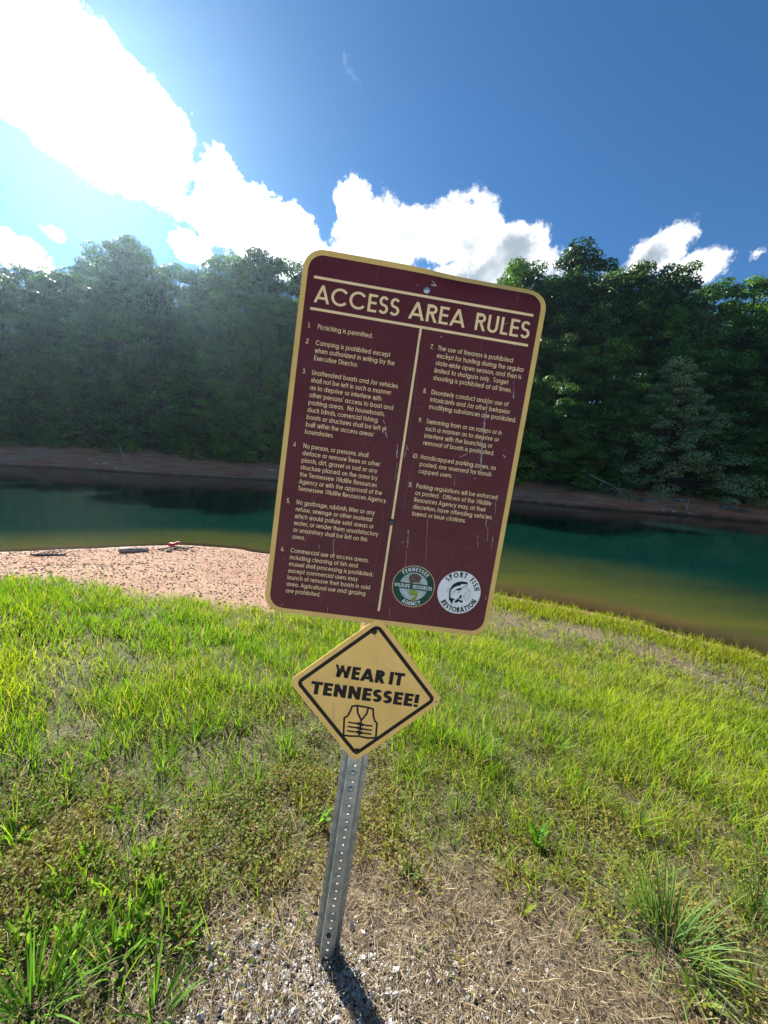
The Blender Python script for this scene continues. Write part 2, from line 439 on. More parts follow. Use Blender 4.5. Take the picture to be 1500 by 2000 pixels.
hill = link('hillside', mesh_np('hillside', fv, ff, bank_mat(), smooth=True, attrs=dict(
    wood=sstep(6.0, 8.0, fs+(vnoise(fv[:, 0], fv[:, 1], .35, 51)-.5)*3+sstep(8, 22, fv[:, 0])*2.8), wet=sstep(.5, 0.05, fs))))
tag(hill, 'wooded hillside above a strip of bare red clay bank', 'hillside', kind='structure')

wx = axis([(-400, -40, 12), (-40, 40, .4), (40, 401, 12)]); wy = axis([(1, 17, .25), (17, 36, 1), (36, 56, .4), (56, 80, 6)])
wv, wf = grid(wx, wy, lambda x, y: np.zeros_like(x))
dep = np.minimum(np.maximum(-near_h(wv[:, 0], wv[:, 1]), 0), np.maximum(-far_h(wv[:, 0], wv[:, 1]), 0))
def water_mat():
    m, t = new_mat('lake_water')
    co = t.n('ShaderNodeTexCoord').outputs['Object']
    d = t.n('ShaderNodeAttribute', attribute_name='depth').outputs['Fac']
    # turbid green water: the bed shows only through the first half metre
    clear = t.math('POWER', 2.718, t.math('MULTIPLY', d, -9.0))
    body = t.mix(t.smooth(d, .05, 1.9), (.070, .074, .016), (.0018, .022, .016))
    body = t.mix(t.smooth(d, .0, .32), (.125, .085, .036), body)
    ms = t.n('ShaderNodeMapping'); t.l(co, ms.inputs[0]); ms.inputs['Scale'].default_value = (.10, .55, 1); ms.inputs['Rotation'].default_value = (0, 0, .35)
    body = t.mix(t.smooth(t.noise(ms.outputs[0], 1.0, 4, .55, .6), .35, .68), body, t.vmath('MULTIPLY', body, (.66, .78, .95)))
    df = t.n('ShaderNodeBsdfDiffuse'); t.l(body, df.inputs[0])
    tr = t.n('ShaderNodeBsdfTransparent'); tr.inputs[0].default_value = (.94, .90, .72, 1)
    m1 = t.n('ShaderNodeMixShader'); t.l(clear, m1.inputs[0]); t.l(df.outputs[0], m1.inputs[1]); t.l(tr.outputs[0], m1.inputs[2])
    mp = t.n('ShaderNodeMapping'); t.l(co, mp.inputs[0]); mp.inputs['Scale'].default_value = (1, 1.5, 1)
    nrm = bump(t, t.math('ADD', t.noise(mp.outputs[0], 3.0, 3, .5), t.math('MULTIPLY', t.noise(mp.outputs[0], .6, 2, .5), 2.0)), .05, .05)
    gl = t.n('ShaderNodeBsdfGlossy'); gl.inputs['Roughness'].default_value = .06; t.l(nrm, gl.inputs['Normal'])
    fr = t.n('ShaderNodeFresnel'); fr.inputs['IOR'].default_value = 1.33; t.l(nrm, fr.inputs['Normal'])
    m2 = t.n('ShaderNodeMixShader'); t.l(fr.outputs[0], m2.inputs[0]); t.l(m1.outputs[0], m2.inputs[1]); t.l(gl.outputs[0], m2.inputs[2])
    out(t, m2.outputs[0]); return m
water = link('water', mesh_np('water', wv, wf, water_mat(), attrs=dict(depth=dep)))
tag(water, 'calm dark green lake water turning brown in the shallows', 'water', kind='structure')

# ------------------------------------------------------------------ lettering: a monoline geometric alphabet drawn with strokes
def arc(cx, cy, rx, ry, a0, a1, n=12):
    return [(cx+rx*math.cos(math.radians(a0+(a1-a0)*i/n)), cy+ry*math.sin(math.radians(a0+(a1-a0)*i/n))) for i in range(n+1)]
def alphabet(t):
    h = t/2; X = .72; R = X/2-h; c = X/2; T = 1-h
    O = lambda x: arc(x, c, R, R, 0, 360, 20)
    g = {}
    g['a'] = (X+.14, [O(c+.02), [(X+.02-h, 0), (X+.02-h, X)]])
    g['b'] = (X+.14, [O(c+.06), [(.06+h, 0), (.06+h, 1)]])
    g['c'] = (X-.02, [arc(c+.03, c, R, R, 48, 312, 16)])
    g['d'] = (X+.14, [O(c+.02), [(X+.02-h, 0), (X+.02-h, 1)]])
    g['e'] = (X+.06, [arc(c+.03, c, R, R, 0, 318, 18), [(.03+h, c), (X+.03-h, c)]])
    g['f'] = (.36, [[(.15, 0), (.15, .80)]+arc(.15+.16, .82, .16, 1-h-.82, 180, 90, 4), [(.03, X-h), (.36, X-h)]])
    g['g'] = (X+.14, [O(c+.02), [(X+.02-h, X), (X+.02-h, .0)]+arc(c+.02, .0, R, .27-h, 0, -150, 9)])
    g['h'] = (.66, [[(.06+h, 0), (.06+h, 1)], arc(.33, .44, .27-h, X-h-.44, 180, 0, 10)+[(.60-h, 0)]])
    g['i'] = (.2, [[(.1, 0), (.1, X)], [(.1, .86), (.1, .98)]])
    g['j'] = (.2, [[(.1, X), (.1, -.2)], [(.1, .86), (.1, .98)]])
    g['k'] = (.58, [[(.06+h, 0), (.06+h, 1)], [(.06+h, .28), (.5, X)], [(.22, .42), (.54, 0)]])
    g['l'] = (.2, [[(.1, 0), (.1, 1)]])
    g['m'] = (1.04, [[(.06+h, 0), (.06+h, X)], arc(.29, .46, .23-h, X-h-.46, 180, 0, 9)+[(.52-h, 0)], arc(.73, .46, .23-h, X-h-.46, 180, 0, 9)+[(.96-h, 0)]])
    g['n'] = (.66, [[(.06+h, 0), (.06+h, X)], arc(.33, .44, .27-h, X-h-.44, 180, 0, 10)+[(.60-h, 0)]])
    g['o'] = (X+.06, [O(c+.03)])
    g['p'] = (X+.14, [O(c+.06), [(.06+h, -.27), (.06+h, X)]])
    g['q'] = (X+.14, [O(c+.02), [(X+.02-h, -.27), (X+.02-h, X)]])
    g['r'] = (.36, [[(.06+h, 0), (.06+h, X)], arc(.34, .46, .28-h, X-h-.46, 175, 88, 6)])
    def S(wd, ht, x0):
        ry = (ht-2*h)/4; rx = wd/2-h; x = x0+wd/2
        return [arc(x, ht-h-ry, rx*.93, ry, 28, 270, 14)+arc(x, h+ry, rx, ry, 90, -152, 14)[1:]]
    g['s'] = (.50, S(.44, X, .03))
    g['t'] = (.34, [[(.17, 0), (.17, .95)], [(.03, X-h), (.32, X-h)]])
    g['u'] = (.66, [[(.06+h, X)]+arc(.33, .28, .27-h, .28-h, 180, 360, 10)[0:]+[(.60-h, X)], [(.60-h, 0), (.60-h, X)]])
    g['v'] = (.60, [[(.03+h, X), (.30, h*.6), (.57-h, X)]])
    g['w'] = (.88, [[(.03+h, X), (.24, h*.6), (.44, X*.93), (.64, h*.6), (.85-h, X)]])
    g['x'] = (.58, [[(.05, 0), (.53, X)], [(.05, X), (.53, 0)]])
    g['y'] = (.60, [[(.04+h, X), (.31, .06)], [(.57-h, X), (.20, -.27)]])
    g['z'] = (.54, [[(.05, X-h), (.48, X-h), (.05, h), (.5, h)]])
    g['A'] = (.84, [[(.03+h*.8, 0), (.42, 1-h*.3), (.81-h*.8, 0)], [(.19, .28), (.65, .28)]])
    g['B'] = (.62, [[(.06+h, 0), (.06+h, 1)], [(.06, T), (.34, T)]+arc(.34, .76, .22-h, .24-h, 90, -90, 8)+[(.06, .52)], [(.34, .52)]+arc(.36, .27, .25-h, .26-h, 90, -90, 8)+[(.06, h)]])
    g['C'] = (.94, [arc(.5, .5, .47-h, .5-h, 38, 322, 22)])
    g['D'] = (.80, [[(.06+h, 0), (.06+h, 1)], [(.06, T), (.30, T)]+arc(.30, .5, .46-h, .5-h, 90, -90, 14)+[(.06, h)]])
    g['E'] = (.58, [[(.06+h, 0), (.06+h, 1)], [(.06, T), (.54, T)], [(.06, .52), (.51, .52)], [(.06, h), (.54, h)]])
    g['F'] = (.52, [[(.06+h, 0), (.06+h, 1)], [(.06, T), (.49, T)], [(.06, .50), (.46, .50)]])
    g['G'] = (.98, [arc(.5, .5, .47-h, .5-h, 40, 360, 22)+[(.55, .5)]])
    g['H'] = (.74, [[(.06+h, 0), (.06+h, 1)], [(.68-h, 0), (.68-h, 1)], [(.06, .5), (.68, .5)]])
    g['I'] = (.24 if t < .17 else .32, [[((.12 if t < .17 else .16), 0), ((.12 if t < .17 else .16), 1)]])
    g['L'] = (.50, [[(.06+h, 0), (.06+h, 1)], [(.06, h), (.47, h)]])
    g['N'] = (.78, [[(.06+h, 0), (.06+h, 1)], [(.06+h, 1-h*.4), (.72-h, h*.4)], [(.72-h, 0), (.72-h, 1)]])
    g['O'] = (1.0, [arc(.5, .5, .47-h, .5-h, 0, 360, 26)])
    g['P'] = (.60, [[(.06+h, 0), (.06+h, 1)], [(.06, T), (.32, T)]+arc(.32, .73, .26-h, .27-h, 90, -90, 9)+[(.06, .46+h)]])
    g['R'] = (.64, [[(.06+h, 0), (.06+h, 1)], [(.06, T), (.32, T)]+arc(.32, .73, .27-h, .27-h, 90, -90, 9)+[(.06, .46+h)], [(.33, .48), (.60-h*.6, 0)]])
    g['S'] = (.58, S(.52, 1, .03))
    g['T'] = (.54 if t < .17 else .64, [[((.27 if t < .17 else .32), 0), ((.27 if t < .17 else .32), 1)], [(.01, T), ((.53 if t < .17 else .63), T)]])
    g['U'] = (.70, [[(.06+h, 1)]+arc(.35, .32, .29-h, .32-h, 180, 360, 12)+[(.64-h, 1)]])
    g['W'] = (1.02, [[(.03+h, 1), (.27, h*.5), (.51, 1-h*.5), (.75, h*.5), (.99-h, 1)]])
    g['Y'] = (.66, [[(.03+h, 1), (.33, .46), (.63-h, 1)], [(.33, .46), (.33, 0)]])
    g['1'] = (.34, [[(.06, T-.04), (.21, T-.02)], [(.22, 0), (.22, 1)]])
    g['2'] = (.56, [arc(.28, .71, .24-h, .29-h, 165, -38, 11)+[(.05, h), (.53, h)]])
    g['3'] = (.56, [arc(.27, .75, .22-h, .25-h, 160, -90, 10), arc(.27, .28, .25-h, .28-h, 90, -160, 10)])
    g['4'] = (.58, [[(.42, 0), (.42, .98), (.05, .26), (.56, .26)]])
    g['5'] = (.56, [[(.50, T), (.16, T), (.10, .56)]+arc(.27, .33, .25-h, .33-h, 120, -155, 12)])
    g['6'] = (.56, [arc(.28, .31, .26-h, .31-h, 0, 360, 16), [(.08, .42), (.38, 1)]])
    g['7'] = (.54, [[(.03, T), (.48, T), (.18, 0)]])
    g['8'] = (.56, [arc(.28, .76, .2-h*.6, .24-h, 0, 360, 14), arc(.28, .27, .25-h, .27-h, 0, 360, 14)])
    g['9'] = (.56, [arc(.28, .69, .26-h, .31-h, 0, 360, 16), [(.48, .58), (.18, 0)]])
    g['0'] = (.74, [arc(.37, .5, .34-h, .5-h, 0, 360, 22)])
    g['.'] = (.2, [[(.1, 0), (.1, t*1.15)]])
    g[','] = (.2, [[(.12, t*1.15), (.07, -.13)]])
    g["'"] = (.18, [[(.09, .78), (.09, 1)]])
    g['-'] = (.36, [[(.04, .33), (.32, .33)]])
    g['/'] = (.44, [[(.03, -.1), (.42, 1.05)]])
    g['!'] = (.34, [[(.17, .30), (.17, 1)], [(.17, 0), (.17, .2)]])
    return g
FONT = {t: alphabet(t) for t in (.125, .14, .17, .20, .23)}
def text_width(s, f, track=0.0, space=.34):
    return sum((space if ch == ' ' else f[ch][0])+track for ch in s)-track
def clip_y(poly, lo, hi):
    for sgn, lim in ((1, lo), (-1, -hi)):
        res = []
        for a, b in zip(poly, poly[1:]+poly[:1]):
            da, db = sgn*a[1]-lim, sgn*b[1]-lim
            if da >= 0: res.append(a)
            if da*db < 0: t = da/(da-db); res.append((a[0]+(b[0]-a[0])*t, a[1]+(b[1]-a[1])*t))
        poly = res
        if len(poly) < 3: return []
    return poly
def ribbon(mb, pts, wd, z, tf=None, closed=False, clip=None):
    """flat stroke of width wd along pts, corners mitred; tf maps (x, y) to the panel plane"""
    P = [np.array(p, float) for p in pts]; n = len(P)
    closed = closed or np.linalg.norm(P[0]-P[-1]) < 1e-6
    if closed and np.linalg.norm(P[0]-P[-1]) < 1e-6: P = P[:-1]; n -= 1
    L, Rr = [], []
    for i in range(n):
        a = P[i-1] if (i > 0 or closed) else None; b = P[(i+1) % n] if (i < n-1 or closed) else None
        d1 = (P[i]-a) if a is not None else (b-P[i]); d2 = (b-P[i]) if b is not None else (P[i]-a)
        d1 = d1/(np.linalg.norm(d1)+1e-12); d2 = d2/(np.linalg.norm(d2)+1e-12)
        n1 = np.array([-d1[1], d1[0]]); n2 = np.array([-d2[1], d2[0]]); m = n1+n2; mm = np.dot(m, m)
        m = m*(2/mm) if mm > .25 else n2
        off = m*(wd/2); L.append(P[i]+off); Rr.append(P[i]-off)
    tf = tf or (lambda x, y: (x, y))
    if clip:
        if not closed:      # slanted ends run past the line and are cut flat
            for k, o in ((0, 1), (-1, -2)):
                e = P[k]-P[o]; e = e/np.linalg.norm(e)
                if abs(e[1]) > .5 and (abs(P[k][1]-clip[0]) < .02 or abs(P[k][1]-clip[1]) < .02): L[k] = L[k]+e*wd*.5; Rr[k] = Rr[k]+e*wd*.5
        for i in range(n if closed else n-1):
            j = (i+1) % n; q = clip_y([tuple(Rr[i]), tuple(Rr[j]), tuple(L[j]), tuple(L[i])], *clip)
            if q: mb.poly([(*tf(*p), z) for p in q])
        return
    base = len(mb.v)
    for p in L: mb.v.append((*tf(*p), z))
    for p in Rr: mb.v.append((*tf(*p), z))
    for i in range(n if closed else n-1):
        j = (i+1) % n; mb.f.append((base+n+i, base+n+j, base+j, base+i))
ZI = [0]
def zjit(): ZI[0] = (ZI[0]+1) % 7; return ZI[0]*3e-5
def write(mb, s, x, y, size, t, z, width=None, track=0.0, space=.34, serif=False, ang=0.0):
    f = FONT[t]; nat = text_width(s, f, track, space)*size; sx = (width/nat) if width else 1.0
    ca, sa = math.cos(ang), math.sin(ang); pen = 0.0
    for ch in s:
        if ch == ' ': pen += space+track; continue
        adv, strokes = f[ch]
        def tf(a, b, pen=pen):
            X, Y = (pen+a)*size*sx, b*size; return (x+X*ca-Y*sa, y+X*sa+Y*ca)
        for st in strokes: ribbon(mb, st, t, z+zjit(), tf, clip=(0, 1) if ch.isupper() else None)
        pen += adv+track
def write_arc(mb, s, cx, cy, r, mid_deg, size, t, z, track=.05, inward=False, serif=False, space=.5):
    """text round a circle; inward=True reads along the bottom"""
    f = FONT[t]; tot = text_width(s, f, track, space)*size
    a = math.radians(mid_deg)+(tot/2/r)*(1 if not inward else -1)
    for ch in s:
        adv = space if ch == ' ' else f[ch][0]
        mid = a-(adv*size/2/r)*(1 if not inward else -1)
        if ch != ' ':
            ca, sa = math.cos(mid), math.sin(mid)
            for st in f[ch][1]:
                def tf(p, q):
                    X, Y = (p-adv/2)*size, q*size
                    if not inward: return (cx+(r+Y)*ca+X*sa, cy+(r+Y)*sa-X*ca)
                    return (cx+(r-Y)*ca-X*sa, cy+(r-Y)*sa+X*ca)
                ribbon(mb, st, t, z+zjit(), tf)
                if serif:
                    for e, nb in ((st[0], st[1]), (st[-1], st[-2])):
                        if abs(e[0]-nb[0]) < .35*abs(e[1]-nb[1]) and (e[1] < .05 or e[1] > .95):
                            yy = .035 if e[1] < .5 else .965
                            ribbon(mb, [(e[0]-.17, yy), (e[0]+.17, yy)], .07, z+zjit(), tf)
        a -= ((adv+track)*size/r)*(1 if not inward else -1)

# ------------------------------------------------------------------ the signs: pose from the four photographed corners of the 24 x 36 inch panel
PW, PH = .6096, .9144
cpx = [(595.2, 479.8), (1071.7, 567.8), (515.3, 1191.4), (949.8, 1245.4)]
cuv = [(-PW/2, PH/2), (PW/2, PH/2), (-PW/2, -PH/2), (PW/2, -PH/2)]
A_ = []
for (x, y), (a, b) in zip(cuv, [(p[0]-750, 1000-p[1]) for p in cpx]):
    A_.append([x, y, 1, 0, 0, 0, -a*x, -a*y, -a]); A_.append([0, 0, 0, x, y, 1, -b*x, -b*y, -b])
HM = np.linalg.svd(np.array(A_))[2][-1].reshape(3, 3)
HMI = np.linalg.inv(HM)
def uv(px, py):
    q = HMI@np.array([px-750, 1000-py, 1]); return (q[0]/q[2], q[1]/q[2])
Hk = np.diag([1/F, 1/F, 1])@HM
Hk /= math.sqrt(np.linalg.norm(Hk[:, 0])*np.linalg.norm(Hk[:, 1]))
if Hk[2, 2] < 0: Hk = -Hk
U_, _, Vt_ = np.linalg.svd(Hk[:, :2], full_matrices=False); R2 = U_@Vt_
ax_u, ax_v, org = cam2w(*R2[:, 0]), cam2w(*R2[:, 1]), CAM+cam2w(*Hk[:, 2])
ax_w = np.cross(ax_u, ax_v)                        # points to the viewer
SM = Matrix.Identity(4)
for i in range(3): SM[i][0], SM[i][1], SM[i][2], SM[i][3] = ax_u[i], ax_v[i], ax_w[i], org[i]

def warp(u, v):
    """the top right edge of the panel is bent back"""
    k = float(sstep(-.06, .10, u)); t = max(0.0, v-.418)/.04
    return -k*.013*t*t*.9 - .0015*k*max(0.0, v-.38)/.08
def rounded_sheet(w_, h_, r, z, name, mat, parent, thick=0.0, cols=26, wf=warp):
    """rounded rectangle as a grid of quads, so that it can be bent"""
    a = [r-r*math.cos(math.radians(q)) for q in (0, 15, 30, 45, 60, 75, 90)]
    rows = sorted(set([round(-h_/2+q, 6) for q in a]+[round(h_/2-q, 6) for q in a]+[round(-h_/2+r+(h_-2*r)*i/14, 6) for i in range(15)]))
    rows += [h_/2-.012, h_/2-.02]; rows = sorted(rows)
    mb = MB(); nr = len(rows)
    for side in ((0,) if not thick else (0, 1)):
        for v in rows:
            e = max(0.0, abs(v)-(h_/2-r)); half = w_/2-r+math.sqrt(max(0, r*r-e*e))
            for c in range(cols+1):
                u = -half+2*half*c/cols; mb.v.append((u, v, z+wf(u, v)-side*thick))
    C1 = cols+1
    for i in range(nr-1):
        for c in range(cols):
            q = (i*C1+c, i*C1+c+1, (i+1)*C1+c+1, (i+1)*C1+c); mb.f.append(q)
            if thick: mb.f.append(tuple(nr*C1+k for k in reversed(q)))
    if thick:
        rim = [c for c in range(C1)]+[i*C1+cols for i in range(1, nr)]+[(nr-1)*C1+c for c in range(cols-1, -1, -1)]+[i*C1 for i in range(nr-2, 0, -1)]
        for a_, b_ in zip(rim, rim[1:]+rim[:1]): mb.f.append((a_, nr*C1+a_, nr*C1+b_, b_))
    return mb.build(name, mat, parent)
def disc(mb, cx, cy, r, z, n=40, r_in=0.0):
    if r_in: ribbon(mb, arc(cx, cy, (r+r_in)/2, (r+r_in)/2, 0, 360, n), r-r_in, z)
    else: mb.poly([(cx+r*math.cos(2*math.pi*i/n), cy+r*math.sin(2*math.pi*i/n), z) for i in range(n)])
def bolt(parent, u, v, z, r, mat, hexh=False, name='bolt'):
    mb = MB(); n = 6 if hexh else 14
    prof = [(r*1.25, 0), (r*1.25, .0012), (r, .0012), (r, .004), (r*.7, .0055), (0.0005, .006)] if hexh else [(r, 0), (r*.97, .0018), (r*.8, .0036), (r*.45, .0048), (.0004, .0052)]
    for q, h in prof:
        for k in range(n): mb.v.append((u+q*math.cos(2*math.pi*k/n), v+q*math.sin(2*math.pi*k/n), z+h))
    for i in range(len(prof)-1):
        for k in range(n): mb.f.append((i*n+k, i*n+(k+1) % n, (i+1)*n+(k+1) % n, (i+1)*n+k))
    return mb.build(name, mat, parent, smooth=not hexh)

sign = empty('rules_sign', mat=SM)
tag(sign, 'large maroon access area rules sign with gold border and lettering', 'sign')
panel = rounded_sheet(PW, PH, .048, 0, 'panel', MAT['gold'], sign, .0024)
face = rounded_sheet(PW-.026, PH-.026, .036, .0004, 'face', MAT['maroon'], sign)
ZT = .0008
mb = MB(); ribbon(mb, [(-.2757, .3920), (.2757, .3920)], .0062, ZT); mb.build('rule_line', MAT['gold_ink'], sign)
mb = MB(); ribbon(mb, [(-.2757, .3190), (.2757, .3190)], .0062, ZT); mb.build('rule_line', MAT['gold_ink'], sign)
mb = MB(); ribbon(mb, [(.0, .3158), (.0, -.4200)], .0058, ZT); mb.build('divider_line', MAT['gold_ink'], sign)
for wtxt, u0, u1 in (('ACCESS', -.268, -.060), ('AREA', -.0345, .1065), ('RULES', .1325, .2735)):
    mb = MB(); write(mb, wtxt, u0-.002, .3345, .0415, .14, ZT, width=u1-u0+.004, track=.02); mb.build('heading_word', MAT['gold_ink'], sign)
RULES = [
 (-.2515, -.2765, .2736, '1.', ['Picnicking is permitted.']),
 (-.2515, -.2765, .2357, '2', ['Camping is prohibited except', 'when authorized in writing by the', 'Executive Director.']),
 (-.2520, -.2765, .1637, '3.', ['Unattended boats and /or vehicles', 'shall not be left in such a manner', 'as to deprive or interfere with', "other persons' access to boat and", 'parking areas.  No houseboats,', 'duck blinds, comercial fishing', 'boats or structures shall be left or', "built within the access areas'", 'boundaries.']),
 (-.2515, -.2775, -.0181, '4', ['No person, or persons, shall', 'deface or remove trees or other', 'plants, dirt, gravel or sod or any', 'structure placed on the area by', 'the Tennessee Wildlife Resources', 'Agency or with the approval of the', 'Tennessee Wildlife Resources Agency.']),
 (-.2515, -.2775, -.1631, '5.', ['No garbage, rubbish, litter or any', 'refuse, sewage or other material', 'which would pollute said areas or', 'water, or render them unsatisfactory', 'or unsanitary shall be left on this', 'area.']),
 (-.2515, -.2775, -.2911, '6.', ['Commercial use of access areas,', 'including cleaning of fish and', 'mussel shell processing is prohibited,', 'except commercial users may', 'launch or remove their boats in said', 'area. Agricultural use and grazing', 'are prohibited.']),
 (.0505, .0300, .2714, '7.', ['The use of firearms is prohibited', 'except for hunting during the regular', 'state-wide open season, and then is', 'limited to shotguns only.  Target', 'shooting is prohibited at all times.']),
 (.0510, .0295, .1628, '8.', ['Disorderly conduct and/or use of', 'intoxicants and /or other behavior', 'modifying substances are prohibited.']),
 (.0505, .0290, .0894, '9.', ['Swimming from or on ramps or in', 'such a manner as to deprive or', 'interfere with the launching or', 'removal of boats is prohibited.']),
 (.0495, .0270, -.0021, '10.', ['Handicapped parking zones, as', 'posted, are reserved for handi-', 'capped users.']),
 (.0495, .0280, -.0776, '11.', ['Parking regulations will be enforced', 'as posted.  Officers of the Wildlife', 'Resources Agency may, at their', 'discretion, have offending vehicles', 'towed or issue citations.'])]
CAP = .0118
kx = .231/(text_width('Tennessee Wildlife Resources Agency.', FONT[.125], .03)*CAP)
for u0, un, v0, num, lines in RULES:
    mb = MB(); write(mb, num, un, v0, CAP, .125, ZT, track=.02)
    for i, ln in enumerate(lines):
        write(mb, ln, u0-.0008, v0-.01822*i, CAP, .125, ZT, width=text_width(ln, FONT[.125], .03)*CAP*kx, track=.03)
    mb.build('rule_text', MAT['gold_ink'], sign)

# agency emblem
EU, EV, ER = .0834, -.3406, .0580
mb = MB(); disc(mb, EU, EV, ER, .0007); em = mb.build('agency_emblem', MAT['tan'], sign)
tag(em, 'round green wildlife agency decal with tan rim')
mb = MB(); disc(mb, EU, EV, ER-.0022, .0009); mb.build('ring', MAT['green'], em)
mb = MB(); disc(mb, EU, EV, .0385, .0011); mb.build('scene_disc', MAT['paleblue'], em)
mb = MB(); mb.poly([(EU-.0535, EV-.0085, .0013), (EU+.0535, EV-.0085, .0013), (EU+.0535, EV+.0085, .0013), (EU-.0535, EV+.0085, .0013)]); mb.build('band', MAT['green'], em)
mb = MB(); write(mb, 'WILDLIFE', EU-.0525, EV-.0050, .0098, .17, .0015, width=.0425, track=.06); mb.build('lettering', MAT['white'], em); mb = MB(); write(mb, 'RESOURCES', EU-.002, EV-.0050, .0098, .17, .0015, width=.0525, track=.06)
mb.build('lettering', MAT['white'], em); mb = MB(); write_arc(mb, 'TENNESSEE', EU, EV, .0425, 90, .0105, .17, .0015, .12); mb.build('lettering', MAT['white'], em); mb = MB(); write_arc(mb, 'AGENCY', EU, EV, .0525, -90, .0105, .17, .0015, .12, inward=True)
mb.build('lettering', MAT['white'], em)
def px_poly(pts, z, ox, oy, sc, n_sub=0):
    return [(*uv(ox+x/sc, oy+y/sc), z) for x, y in pts]
Z7 = lambda pts, z: px_poly(pts, z, 740, 1090, 6.818)
def fan(mb, pts):      # polygon, corners listed in image order
    if sum((b[0]-a[0])*(b[1]+a[1]) for a, b in zip(pts, pts[1:]+pts[:1])) > 0: pts = pts[::-1]
    mb.poly(pts)
mb = MB(); fan(mb, Z7([(405, 300), (400, 262), (415, 230), (440, 212), (480, 206), (520, 214), (550, 235), (572, 262), (570, 285), (548, 300), (556, 318), (530, 330), (490, 326), (450, 332), (425, 326)], .0013))
fan(mb, Z7([(425, 318), (450, 326), (440, 370), (418, 362), (405, 335)], .0017)); mb.build('beaver', MAT['brown'], em)
mb = MB(); fan(mb, Z7([(398, 470), (410, 438), (440, 424), (480, 425), (510, 440), (526, 470), (520, 505), (500, 530), (490, 568), (452, 570), (440, 545), (470, 520), (480, 500), (440, 498), (415, 490)], .0013)); mb.build('bass', MAT['olive'], em)
# fish emblem
FU, FV, FR = .2088, -.3412, .0592
mb = MB(); disc(mb, FU, FV, FR, .0007); fe = mb.build('fishing_emblem', MAT['white'], sign)
tag(fe, 'round white decal with a leaping fish in black')
mb = MB(); write_arc(mb, 'SPORT FISH', FU, FV, .0425, 78, .0140, .20, .0011, .10, serif=True); mb.build('lettering', MAT['black'], fe); mb = MB(); write_arc(mb, 'RESTORATION', FU, FV, .0555, -82, .0140, .20, .0011, .12, inward=True, serif=True)
mb.build('lettering', MAT['black'], fe)
mb = MB()
fan(mb, Z7([(1195, 345), (1170, 322), (1110, 312), (1050, 320), (1000, 345), (965, 385), (945, 430), (935, 480), (940, 525), (958, 520), (955, 470), (968, 425), (995, 398), (1030, 380), (1065, 370), (1085, 372), (1100, 350), (1150, 352)], .0011))
fan(mb, Z7([(936, 515), (962, 530), (1018, 550), (990, 570), (975, 620), (955, 580), (935, 555)], .0012))
fan(mb, Z7([(1020, 430), (1060, 405), (1110, 400), (1100, 425), (1060, 432)], .0012))
fan(mb, Z7([(1000, 588), (1030, 560), (1062, 540), (1072, 560), (1120, 570), (1118, 598), (1085, 595), (1070, 578), (1040, 598)], .0012))
fan(mb, Z7([(1062, 545), (1075, 515), (1090, 490), (1108, 495), (1104, 520), (1085, 545)], .0013))
for pl, wd in (([(1100, 405), (1140, 385), (1190, 350)], .0012), ([(1175, 370), (1165, 410), (1200, 415), (1222, 440), (1215, 500), (1185, 560), (1150, 568), (1145, 535), (1170, 470), (1210, 430)], .0006), ([(965, 490), (1000, 450), (1040, 430)], .0008), ([(1065, 430), (1062, 470), (1080, 455), (1085, 425)], .0008), ([(925, 450), (920, 415), (950, 400)], .001), ([(1110, 560), (1130, 500), (1160, 455)], .0007)):
    ribbon(mb, [p[:2] for p in Z7(pl, 0)], wd, .0014+zjit())
mb.build('fish', MAT['black'], fe)

tag(bolt(sign, .0005, .4066, .0004, .0088, MAT['zinc_bolt']), 'shiny zinc bolt head at the top')
tag(bolt(sign, -.0009, -.1761, .0008, .0090, MAT['dark_bolt']), 'dark bolt head on the divider line')

